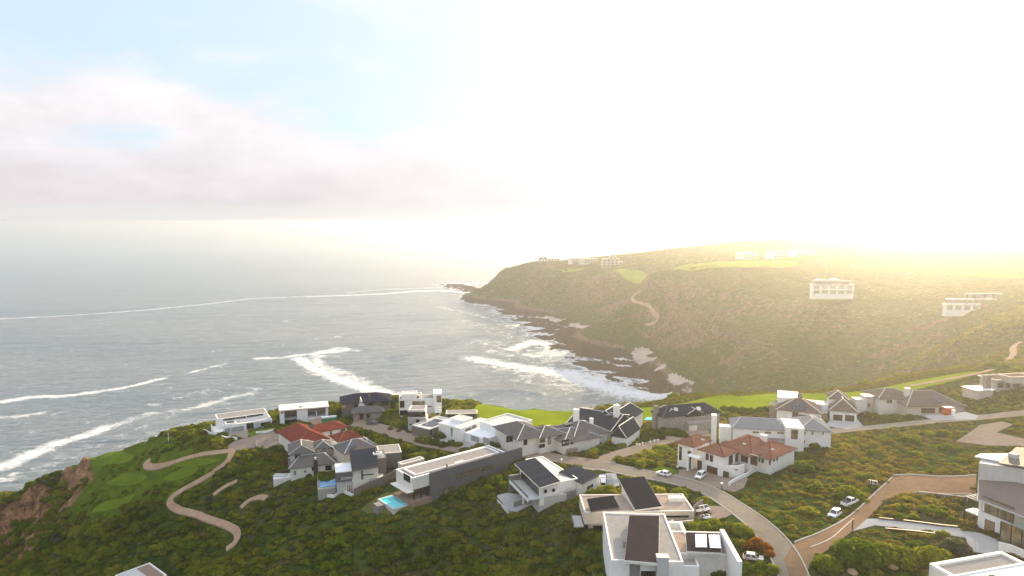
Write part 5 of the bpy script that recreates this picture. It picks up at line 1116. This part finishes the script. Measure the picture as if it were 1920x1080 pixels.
# ================================================================ street furniture and small things
def rod(px, py, h, label, r=.09, head=True, name='street_lamp', cat='lamp', m='palegrey'):
    P = Gnd(px, py); ro = bpy.data.objects.new(name, None); COL.objects.link(ro); ro.location = P; ro['label'] = label; ro['category'] = cat
    V, F = House.boxes([(-r, r, -r, r, -.5, h)]); mesh_obj('pole', V, F, MATS[m], ro)
    if head: V, F = House.boxes([(-.28, .28, -.28, .28, h, h+.12), (-.2, .2, -.2, .2, h-.25, h-.01)]); mesh_obj('lamp_head', V, F, MATS['white'], ro)
    return ro
rod(1270, 892, 2.4, 'small garden lamp post on the lawn corner by the terracotta house', m='darkmetal')
rod(1353, 922, 2.2, 'short lamp post by the kerb at the end of the brick drive', m='darkmetal')
rod(1053, 872, 1.6, 'white-capped bollard light beside the road bend behind the slate-roofed house'); rod(1598, 996, 2.6, 'thin dark pole at the corner of the pale drive', head=False, name='marker_pole', cat='pole', m='darkmetal')
rod(1899, 908, 5.5, 'slim white mast against the facade of the house at the right edge', .07, False, 'mast', 'mast', 'white'); rod(316, 832, 4.0, 'thin survey pole in the scrub near the left cliff edge', .06, False, 'marker_pole', 'pole', 'palegrey')
for i, (x, y) in enumerate([(1194, 838), (1199, 837.5), (1205, 836), (1219, 833), (1227, 831.5), (1234, 830)]):
    P = Gnd(x, y); b = bpy.data.objects.new('bollard', None); COL.objects.link(b); b.location = P; b['label'] = ('first', 'second', 'third', 'fourth', 'fifth', 'last')[i]+' white bollard from the left in the row along the paved road hedge'; b['category'] = 'bollard'; b['group'] = 'white bollards along the paved road'
    V, F = House.boxes([(-.12, .12, -.12, .12, -.2, .75)]); mesh_obj('post', V, F, MATS['white'], b); V, F = House.boxes([(-.2, .2, -.2, .2, .75, .95)]); mesh_obj('cap', V, F, MATS['white'], b)
# plot number sign
P = Gnd(1637, 915); sg = bpy.data.objects.new('plot_sign', None); COL.objects.link(sg); sg.location = P; sg['label'] = 'dark plot sign reading 183 beside the brick road'; sg['category'] = 'sign'
sg.rotation_euler = (0, 0, math.atan2(-P.x, P.y)); V, F = House.boxes([(-1.05, 1.05, -.05, .05, .5, 1.8)]); bd = mesh_obj('board', V, F, MATS['darkmetal'], sg)
for x in (-.8, .8): V, F = House.boxes([(x-.05, x+.05, -.04, .04, -.5, .5)]); mesh_obj('post', V, F, MATS['darkmetal'], sg)
cu = bpy.data.curves.new('number', 'FONT'); cu.body = '183'; cu.size = 1.45; cu.align_x = 'CENTER'; cu.align_y = 'CENTER'; cu.extrude = .01; tt = bpy.data.objects.new('tmp', cu); COL.objects.link(tt); cu.materials.append(MATS['white']); bpy.context.view_layer.update(); tx = bpy.data.objects.new('number', bpy.data.meshes.new_from_object(tt.evaluated_get(bpy.context.evaluated_depsgraph_get()))); bpy.data.objects.remove(tt); COL.objects.link(tx); tx.parent = bd; tx.location = (0, -.065, 1.13); tx.rotation_euler = (math.pi/2, 0, 0)
# red skip, blue tank, green bins, round paved terrace, hedge lights
def small(name, label, cat, P, L, mat, parts=()):
    r = bpy.data.objects.new(name, None); COL.objects.link(r); r.location = P; r['label'] = label; r['category'] = cat
    V, F = House.boxes(L); mesh_obj('body', V, F, MATS[mat], r)
    for nm, L2, m2 in parts: V, F = House.boxes(L2); mesh_obj(nm, V, F, MATS[m2], r)
small('site_toilet', 'red portable site box with a pale roof beside the upper road', 'site box', Gnd(1777, 778), [(-1.5, 1.5, -1, 1, -.5, 2.6)], 'redplastic', [('roof', [(-1.6, 1.6, -1.1, 1.1, 2.6, 2.8)], 'palegrey')])
small('gate_pillar', 'white gate pillar in front of the red site box', 'pillar', Gnd(1787, 781), [(-.4, .4, -.4, .4, -.5, 2.2)], 'white', [('cap', [(-.5, .5, -.5, .5, 2.2, 2.35)], 'offwhite')])
small('water_tank', 'blue covered tank below the terrace wall of the weathered grey-roofed house', 'tank', Gnd(526, 901), [(-2, 2, -1.2, 1.2, -.5, 1.5)], 'blueplastic', [('lid', [(-2.05, 2.05, -1.25, 1.25, 1.5, 1.6)], 'palegrey')])
small('waste_bin', 'green skip at the end of the village street', 'bin', Gnd(695, 794.5), [(-1.4, 1.4, -.9, .9, -.3, 1.3)], 'greennet', [('lid', [(-1.45, 1.45, -.95, .95, 1.3, 1.4)], 'darkmetal')])
small('bench_slab', 'pale stone slab seat among the boulders at the bottom right', 'bench', Gnd(1630, 1072), [(-1.3, 1.3, -.6, .6, .25, .5)], 'palegrey', [('leg', [(-1.0, -.7, -.4, .4, -.4, .25), (.7, 1.0, -.4, .4, -.4, .25)], 'concrete')])
cen = Gnd(511, 829); Q = [Vector((cen.x+5.6*math.cos(a), cen.y+5.2*math.sin(a))) for a in np.linspace(0, 2*math.pi, 28)[:-1]]
sheet('stone_circle', Q, 'paver', .5, 1.5, kind=None, label='round pale stone terrace ringed by a low wall at the end of the curved drive', cat='terrace', mask=.5)
garden_wall(Q[13:27]+Q[:1], .7, 'low curved dry-stone wall around the round terrace', 'stone', .6)
# boulders at the bottom right and by the terrace
def boulder(px, py, s, label):
    P = Gnd(px, py); bm = bmesh.new(); bmesh.ops.create_icosphere(bm, subdivisions=3, radius=1)
    k = random.random()*50
    for v in bm.verts:
        n_ = v.co.copy(); f = 1+.45*(vnoise(np.array(n_.x*1.6+k+9), np.array(n_.y*1.6+n_.z*1.3+9), 3)-.5)+.2*(vnoise(np.array(n_.x*4+k+9), np.array(n_.z*4+n_.y*2+9), 5)-.5)
        v.co = Vector((n_.x*s*1.25*f, n_.y*s*.9*f, n_.z*s*.7*f+s*.25))
    me = bpy.data.meshes.new('boulder'); bm.to_mesh(me); bm.free(); me.materials.append(MATS['boulder']); o = bpy.data.objects.new('boulder', me); COL.objects.link(o); o.location = P; o.rotation_euler = (0, 0, random.random()*6); o['label'] = label; o['category'] = 'boulder'
boulder(1673, 1064, 1.2, 'smooth tan boulder right of the pale stone slab'); boulder(1735, 1062, 1.5, 'largest tan boulder below the big clipped shrubs'); boulder(1597, 1079, .9, 'small tan boulder left of the pale stone slab'); boulder(1572, 1072, .8, 'small pale boulder next to the round shrub')
boulder(506, 825, .9, 'flat pale rock inside the round stone terrace'); boulder(518, 826, .8, 'smaller pale rock inside the round stone terrace'); boulder(1779, 1016, 1.0, 'grey rock at the bend of the pale drive')
# pool by the dark gabled house
u = GP([(1208, 791), (1222, 790), (1226, 786), (1212, 786)]); sheet('pool_water', u, 'poolwater', .6, 3, kind=None, label='small turquoise pool beside the stone chimney house', cat='pool', mask=.5)

# ================================================================ scrub, shrubs
def leafmat(name, stops, trans=.45, patch=.04):
    m, t, o = newmat(name); P_ = pos(t); oi = t.node('ShaderNodeObjectInfo')
    f = t.math('ADD', t.math('MULTIPLY', oi.outputs['Random'], .26), t.math('ADD', t.math('MULTIPLY', t.noise(P_, patch, 5, .65), .62), t.math('MULTIPLY', t.noise(P_, 1.3, 3, .6), .28)))
    c = t.ramp(f, stops)
    d = t.node('ShaderNodeBsdfDiffuse'); tr = t.node('ShaderNodeBsdfTranslucent'); mx = t.node('ShaderNodeMixShader')
    t.l.new(c, d.inputs[0]); t.l.new(t.mix(1.0, c, (1.25, 1.15, .55), 'MULTIPLY'), tr.inputs[0]); mx.inputs[0].default_value = trans
    t.l.new(d.outputs[0], mx.inputs[1]); t.l.new(tr.outputs[0], mx.inputs[2]); t.l.new(mx.outputs[0], o.inputs[0]); return m
leafmat('leaf green', [(.30, (.030, .052, .009)), (.48, (.088, .120, .016)), (.62, (.165, .188, .024)), (.80, (.25, .245, .035))])
leafmat('leaf heath', [(.30, (.060, .054, .018)), (.46, (.125, .108, .032)), (.60, (.155, .142, .032)), (.80, (.23, .20, .055))])
leafmat('leaf grey', [(.30, (.045, .055, .038)), (.60, (.10, .11, .075)), (.80, (.15, .15, .10))])
leafmat('leaf bright', [(.30, (.06, .105, .012)), (.60, (.13, .18, .018)), (.80, (.20, .22, .03))])
leafmat('leaf orange', [(.30, (.08, .06, .015)), (.55, (.22, .10, .03)), (.80, (.34, .16, .05))])
plain('bark', (.10, .075, .055), .9, .1, .2, 2)
def bushmesh(name, mat, seed, n=420, q=.13, lobes=7, flat=.75, core=True):
    rng = np.random.RandomState(seed); V = []; F = []; MI = []
    L = [(np.array([0, 0, .35]), .62)]
    for i in range(lobes):
        a = rng.rand()*6.28; r = .35+.35*rng.rand(); L.append((np.array([r*math.cos(a), r*math.sin(a), .15+.5*rng.rand()*(1.1-r)]), .26+.22*rng.rand()))
    tot = sum(r*r for _, r in L)
    for c, r in L:
        for _ in range(int(n*r*r/tot)):
            d = rng.normal(size=3); d /= np.linalg.norm(d); d[2] = abs(d[2])*1.0-.15; p = c+d*r*(.86+.26*rng.rand()); p[2] *= flat
            if p[2] < -.05: continue
            nrm = d+rng.normal(size=3)*.55; nrm /= np.linalg.norm(nrm); u = np.cross(nrm, rng.normal(size=3)); u /= np.linalg.norm(u); v = np.cross(nrm, u)
            s1, s2 = q*(.6+.8*rng.rand()), q*(.4+.6*rng.rand()); k = len(V)
            V += [p-u*s1, p-v*s2, p+u*s1, p+v*s2]; F.append((k, k+1, k+2, k+3))
    if core:
        bm = bmesh.new()
        for c, r in L:
            mt = Matrix.Translation((c[0], c[1], c[2]*flat)) @ Matrix.Diagonal((r*.84, r*.84, r*.84*flat, 1)); bmesh.ops.create_icosphere(bm, subdivisions=1, radius=1, matrix=mt)
        k = len(V); bm.verts.ensure_lookup_table(); V += [tuple(v.co) for v in bm.verts]; F += [tuple(k+v.index for v in f.verts) for f in bm.faces]; bm.free()
    me = bpy.data.meshes.new(name); me.from_pydata([tuple(v) for v in V], [], F); me.materials.append(MATS[mat]); return me
protos = bpy.data.collections.new('scrub_plants')       # not linked: only scattered from
kinds = [('leaf green', 6, .75), ('leaf green', 8, .62), ('leaf green', 5, .8), ('leaf heath', 9, .5), ('leaf heath', 7, .6), ('leaf grey', 8, .55), ('leaf bright', 6, .7)]
for i, (mn, lb, fl) in enumerate(kinds):
    protos.objects.link(bpy.data.objects.new('%02d_plant' % i, bushmesh('plant', mn, 100+i, 330, .15, lb, fl)))
def scatter(name, pts, rad, hgt, kind, label=None):
    n = len(pts); me = bpy.data.meshes.new(name); me.vertices.add(n); me.vertices.foreach_set('co', np.asarray(pts, float).ravel())
    def at(nm, typ, v, fld='value'): a = me.attributes.new(nm, typ, 'POINT'); a.data.foreach_set(fld, np.ascontiguousarray(v).ravel())
    at('sc', 'FLOAT_VECTOR', np.stack([rad, rad*np.random.uniform(.8, 1.2, n), hgt], -1).astype(np.float32), 'vector')
    at('ro', 'FLOAT_VECTOR', np.stack([np.random.uniform(-.15, .15, n), np.random.uniform(-.15, .15, n), np.random.uniform(0, 6.28, n)], -1).astype(np.float32), 'vector')
    at('kd', 'INT', kind.astype(np.int32))
    o = bpy.data.objects.new(name, me); COL.objects.link(o); o['kind'] = 'stuff'
    g = bpy.data.node_groups.new(name, 'GeometryNodeTree'); g.interface.new_socket('Geometry', in_out='INPUT', socket_type='NodeSocketGeometry'); g.interface.new_socket('Geometry', in_out='OUTPUT', socket_type='NodeSocketGeometry')
    N = g.nodes; gi = N.new('NodeGroupInput'); go = N.new('NodeGroupOutput'); ip = N.new('GeometryNodeInstanceOnPoints'); ci = N.new('GeometryNodeCollectionInfo')
    ci.inputs['Collection'].default_value = protos; ci.inputs['Separate Children'].default_value = True; ci.inputs['Reset Children'].default_value = True
    def na_(nm, dt):
        a = N.new('GeometryNodeInputNamedAttribute'); a.data_type = dt; a.inputs['Name'].default_value = nm; return a.outputs['Attribute']
    ip.inputs['Pick Instance'].default_value = True
    g.links.new(gi.outputs[0], ip.inputs['Points']); g.links.new(ci.outputs[0], ip.inputs['Instance']); g.links.new(na_('kd', 'INT'), ip.inputs['Instance Index'])
    g.links.new(na_('ro', 'FLOAT_VECTOR'), ip.inputs['Rotation']); g.links.new(na_('sc', 'FLOAT_VECTOR'), ip.inputs['Scale']); g.links.new(ip.outputs[0], go.inputs[0])
    md = o.modifiers.new('scatter', 'NODES'); md.node_group = g; return o
def keepclear(X, Y):
    k = np.zeros(X.shape, bool)
    for P, gr in [(p, g_) for p, g_ in MASK if g_ is not None]+[(f, .9) for f in FP]:
        xs = [p[0] for p in P]; ys = [p[1] for p in P]
        s_ = (X > min(xs)-3) & (X < max(xs)+3) & (Y > min(ys)-3) & (Y < max(ys)+3)
        if s_.any():
            i = np.where(s_)[0]; x, y = X[i], Y[i]; k[i] |= inpoly(x, y, P) | (dline(x, y, list(P)+[P[0]]) < gr)
    return k
def slope_at(X, Y): return np.hypot(Hs(X+1.5, Y)-Hs(X-1.5, Y), Hs(X, Y+1.5)-Hs(X, Y-1.5))/3
# --- near scrub
sp = 1.85
X, Y = np.meshgrid(np.arange(-300, 400, sp), np.arange(115, 470, sp)); X = X.ravel()+np.random.uniform(-.5, .5, X.size)*sp*1.3; Y = Y.ravel()+np.random.uniform(-.5, .5, Y.size)*sp*1.3
Z = Hs(X, Y); ok = (Z > 5) & (np.abs(X) < Y*.80+25) & (slope_at(X, Y) < 1.15)
X, Y, Z = X[ok], Y[ok], Z[ok]
pa = fbm(X, Y, 34, 3, 61)+.5; pb = fbm(X, Y, 11, 3, 62)+.5; pc = fbm(X+500, Y, 60, 3, 63)+.5
right = np.clip((X-35)/25, 0, 1)                                   # the heath on the right is lower and browner
gone = (inpoly(X, Y, gpoly) & (pb > .42)) | (np.random.rand(len(X)) < np.clip((pb-.50)*2.2, 0, .55)*(.35+.65*right)) | keepclear(X, Y) | (np.random.rand(len(X)) < .04+.12*right)
golf = inpoly(X, Y, gpoly)
X, Y, Z, pa, pb, pc, right, golf = (q[~gone] for q in (X, Y, Z, pa, pb, pc, right, golf)); n = len(X)
rad = np.random.uniform(.8, 1.75, n)*(1+1.0*np.clip((pa-.45)*3, 0, 1)*(1-right*.4))*(1-.15*right); rad[golf] *= .55
hgt = rad*np.random.uniform(.85, 1.35, n)*(1-.25*right)
rr = np.random.rand(n); pr_h = .12+.50*right+.25*np.clip((pc-.5)*4, 0, 1)
kd = np.where(rr < pr_h, np.random.randint(3, 5, n), np.where(rr > .93, 5, np.random.randint(0, 3, n)))
kd = np.where((np.random.rand(n) < .10+.25*golf), 6, kd)
nb_ = 900; bi = np.random.choice(n, nb_*3, replace=False); bi = bi[(pa[bi] > .44) & (right[bi] < .5) & ~golf[bi] | (np.random.rand(len(bi)) < .12)]
rad[bi] = np.random.uniform(2.0, 3.6, len(bi)); hgt[bi] = rad[bi]*np.random.uniform(.8, 1.15, len(bi)); kd[bi] = np.where(np.random.rand(len(bi)) < .25, 6, np.random.randint(0, 3, len(bi)))
kf = keepclear(X[bi]+0, Y[bi]+0); dd_ = np.zeros(len(bi), bool)
for ax_, ay_ in ((2.6, 0), (-2.6, 0), (0, 2.6), (0, -2.6)): dd_ |= keepclear(X[bi]+ax_, Y[bi]+ay_)
rad[bi[dd_]] = 1.2; hgt[bi[dd_]] = 1.2
scatter('scrub', np.stack([X, Y, Z-.12*rad], -1), rad, hgt, kd)
print('near scrub', n)
# --- far hillside
sp = 6.0
X, Y = np.meshgrid(np.arange(-80, 1500, sp), np.arange(430, 2000, sp)); X = X.ravel()+np.random.uniform(-.5, .5, X.size)*sp*1.2; Y = Y.ravel()+np.random.uniform(-.5, .5, Y.size)*sp*1.2
Z = Hs(X, Y); ok = (Z > 9) & (np.abs(X) < Y*.80+30) & (slope_at(X, Y) < .95)
X, Y, Z = X[ok], Y[ok], Z[ok]; k = keepclear(X, Y) | (np.random.rand(len(X)) < np.clip((fbm(X, Y, 70, 4, 66)+.02)*2.0, .05, .6)); X, Y, Z = X[~k], Y[~k], Z[~k]; n = len(X)
rad = np.random.uniform(1.7, 3.8, n)*np.clip(Y/900, .7, 1.15); rr = np.random.rand(n)
scatter('hillside_scrub', np.stack([X, Y, Z-.2*rad], -1), rad, rad*np.random.uniform(.3, .55, n), np.where(rr < .5, np.random.randint(3, 5, n), np.random.randint(0, 3, n)))
print('far scrub', n)
# --- shrubs one can point at: crown and trunk
SHM = {}
def shrub(px, py, r, label, mat='leaf green', h=None, group=None, name='shrub', cat='shrub'):
    P = Gnd(px, py); v = random.randint(0, 2); key = (mat, v)
    if key not in SHM: SHM[key] = bushmesh('crown', mat, 300+len(SHM), 1700, .075, 11, .85)
    if 'trunk' not in SHM:
        V = []; F = []
        for k, (bx, by, bz, br) in enumerate(((0, 0, -.35, .09), (.02, .01, .2, .07), (.1, .05, .55, .03))): V += [(bx+br*math.cos(a), by+br*math.sin(a), bz) for a in np.linspace(0, 2*math.pi, 8)[:-1]]
        for k in (0, 7): F += [(k+i, k+(i+1) % 7, k+7+(i+1) % 7, k+7+i) for i in range(7)]
        k = len(V)
        for k0 in range(3):
            a = k0*2.1; c0 = Vector((.02, .01, .15)); c1 = Vector((.4*math.cos(a), .4*math.sin(a), .5)); kk = len(V)
            for c, rr_ in ((c0, .05), (c1, .02)): V += [(c.x+rr_*math.cos(b), c.y+rr_*math.sin(b), c.z) for b in np.linspace(0, 2*math.pi, 6)[:-1]]
            F += [(kk+i, kk+(i+1) % 5, kk+5+(i+1) % 5, kk+5+i) for i in range(5)]
        me = bpy.data.meshes.new('trunk'); me.from_pydata(V, [], F); me.materials.append(MATS['bark']); SHM['trunk'] = me
    ro = bpy.data.objects.new(name, None); COL.objects.link(ro); ro.location = P; ro.rotation_euler = (0, 0, random.random()*6.28); ro.scale = (r, r*random.uniform(.85, 1.15), (h or r*1.0)*1.15)
    ro['label'] = label; ro['category'] = cat
    if group: ro['group'] = group
    for nm, me in (('crown', SHM[key]), ('trunk', SHM['trunk'])): o = bpy.data.objects.new(nm, me); COL.objects.link(o); o.parent = ro
ORD = ['first', 'second', 'third', 'fourth', 'fifth', 'sixth', 'seventh', 'eighth', 'ninth', 'tenth']
def row(pts, where, mat='leaf green', group=None, adj='green shrub', **k):
    for i, q in enumerate(sorted(pts)): shrub(q[0], q[1], q[2], '%s %s from the left %s' % (ORD[i], adj, where), q[3] if len(q) > 3 else mat, group=group or 'shrubs '+where, **k)
shrub(1551, 1072, 3.3, 'round clipped green shrub at the corner of the road junction', 'leaf bright'); shrub(1614, 1052, 5.6, 'largest spreading shrub, its top lit yellow-green, below the pale drive', 'leaf bright', 4.6)
shrub(1655, 1050, 4.8, 'dark green shrub joined to the right side of the largest spreading shrub', 'leaf green', 3.6); shrub(1700, 1058, 4.4, 'low broad green shrub between the boulders and the pale drive', 'leaf green', 3.2)
shrub(1748, 1056, 4.2, 'dense green shrub above the bottom right roof terrace', 'leaf green', 3.6); shrub(1796, 1040, 3.4, 'rounded grey-green shrub at the bend of the pale drive', 'leaf grey', 3.6); shrub(1768, 1010, 1.6, 'small dark shrub on the upper verge of the pale drive bend', 'leaf green', 2.0)
shrub(1592, 935, 3.9, 'big domed green shrub just behind the white pickup', 'leaf bright', 3.6); shrub(1506, 884, 3.4, 'round yellow-green shrub right of the terracotta roof', 'leaf bright', 3.2); shrub(1522, 880, 2.6, 'smaller bush next to the round yellow-green shrub by the terracotta roof', 'leaf green')
row([(1283, 1002, 2.2), (1303, 998, 2.3), (1322, 994, 2.3, 'leaf bright'), (1342, 992, 2.2, 'leaf bright'), (1364, 996, 2.2), (1386, 1000, 2.4, 'leaf bright'), (1398, 1004, 2.0)], 'in the hedge behind the nearest white house')
row([(1392, 1025, 1.4, 'leaf green'), (1405, 1030, 1.8, 'leaf orange'), (1420, 1026, 2.0, 'leaf orange'), (1432, 1033, 1.8, 'leaf orange'), (1440, 1042, 1.5, 'leaf orange')], 'in the orange flower bed by the road', adj='shrub')
row([(1350, 1085, 2.2, 'leaf bright'), (1378, 1082, 2.4, 'leaf bright'), (1402, 1076, 2.2, 'leaf bright'), (1425, 1072, 2.2), (1446, 1078, 2.0, 'leaf bright')], 'along the bottom edge below the silver car')
row([(1668, 968, 1.2, 'leaf heath'), (1686, 975, 1.5, 'leaf bright'), (1693, 957, 1.6, 'leaf bright'), (1712, 972, 1.3), (1735, 962, 1.7, 'leaf bright'), (1748, 970, 1.2, 'leaf heath'), (1763, 968, 1.7, 'leaf bright'), (1770, 960, 1.2), (1786, 980, 1.4, 'leaf green')], 'in the planted triangle between the two drives', adj='domed shrub')
row([(786, 828, 2.0), (800, 831, 2.4), (815, 834, 2.2, 'leaf bright'), (830, 838, 2.2, 'leaf heath'), (824, 822, 2.4), (846, 836, 1.8), (858, 838, 1.8)], 'in the planted bed below the solar-roofed garage')
row([(762, 858, 2.2, 'leaf bright'), (778, 861, 2.2), (795, 861, 2.4), (812, 859, 2.2), (829, 857, 2.0, 'leaf bright')], 'on the road bank behind the long charcoal house')
row([(874, 850, 2.2), (888, 848, 2.2), (902, 843, 2.2), (918, 840, 2.4, 'leaf bright'), (933, 839, 1.6)], 'in front of the white house with the double garage')
row([(923, 908, 2.2, 'leaf bright'), (937, 907, 2.2, 'leaf bright'), (915, 925, 2.4, 'leaf bright'), (905, 934, 2.2), (946, 916, 1.8)], 'at the foot of the charcoal facade')
row([(1244, 812, 2.4), (1256, 816, 2.8), (1269, 817, 2.8), (1282, 820, 2.2, 'leaf bright')], 'in front of the grey stone house')
row([(722, 786, 2.4), (732, 780, 3.0), (742, 786, 2.2), (728, 795, 1.8, 'leaf bright')], 'between the taupe and the tall white cliff houses', name='small_tree', cat='tree', adj='dark bushy tree')
row([(740, 798, 1.4, 'leaf bright'), (750, 803, 1.4), (758, 796, 1.5, 'leaf bright'), (766, 812, 1.0), (733, 806, 1.2, 'leaf bright'), (748, 811, 1.0, 'leaf heath')], 'in the rockery beside the village street')
row([(598, 902, 2.0, 'leaf bright'), (612, 906, 2.2, 'leaf bright'), (584, 905, 1.6)], 'below the balcony of the weathered grey-roofed house')
row([(536, 872, 1.4, 'leaf orange'), (528, 878, 1.3), (518, 848, 1.6), (478, 852, 1.5)], 'between the round stone terrace and the blue tank')
row([(1350, 832, 2.0), (1362, 836, 2.0), (1380, 834, 1.8), (1452, 838, 1.8, 'leaf grey'), (1476, 836, 2.0), (1497, 838, 2.0), (1528, 840, 2.2), (1540, 836, 1.8, 'leaf heath')], 'along the wall of the long white house')
row([(1110, 852, 1.4), (1104, 838, 2.0, 'leaf bright'), (1120, 834, 2.0), (1138, 832, 2.2), (1155, 828, 2.4), (1176, 830, 2.0), (1210, 822, 2.0), (1225, 819, 2.0), (1240, 825, 1.6)], 'in the hedge above the paved road')
row([(1358, 770, 2.2, 'leaf bright'), (1374, 772, 2.4, 'leaf bright'), (1392, 773, 2.4, 'leaf bright'), (1408, 774, 2.2), (1424, 772, 2.2, 'leaf bright'), (1440, 770, 2.0)], 'between the fairway and the long white house')
row([(1624, 782, 2.4, 'leaf heath'), (1640, 785, 2.2), (1660, 787, 2.2), (1684, 786, 2.0), (1706, 785, 1.8, 'leaf bright')], 'on the bank below the cream hipped house')
row([(660, 806, .9), (672, 812, .8), (704, 822, 1.2), (714, 827, 1.2)], 'on the verge of the village street', adj='young palm-like shrub')
shrub(1110, 1010, 2.6, 'round dark green shrub under the corner of the cream modern house', 'leaf green', 2.4); shrub(1130, 1022, 3.0, 'large dark shrub left of the nearest white house', 'leaf green', 2.8); shrub(1305, 1062, 1.8, 'dark leafy shrub in the courtyard corner of the nearest house', 'leaf green', 2.6)
row([(1112, 932, 2.2), (1128, 928, 2.6), (1142, 926, 2.4), (1150, 932, 2.0)], 'between the two tilted-roof houses')

# ---------------------------------------------------------------- sea air
hm = bpy.data.materials.new('sea air'); hm.use_nodes = True; hm.node_tree.nodes.clear()
ho = hm.node_tree.nodes.new('ShaderNodeOutputMaterial'); hv = hm.node_tree.nodes.new('ShaderNodeVolumePrincipled')
hv.inputs['Color'].default_value = (0.92, 0.93, 0.93, 1); hv.inputs['Density'].default_value = 0.00021; hv.inputs['Anisotropy'].default_value = 0.84
hm.node_tree.links.new(hv.outputs[0], ho.inputs['Volume'])
x0, x1, y0, y1, z0, z1 = -41000, 41000, -700, 71000, -22, 156
hz = mesh_obj('haze', [(x0, y0, z0), (x1, y0, z0), (x1, y1, z0), (x0, y1, z0), (x0, y0, z1), (x1, y0, z1), (x1, y1, z1), (x0, y1, z1)],
              [(0, 3, 2, 1), (4, 5, 6, 7), (0, 1, 5, 4), (1, 2, 6, 5), (2, 3, 7, 6), (3, 0, 4, 7)], hm)
hz['kind'] = 'stuff'
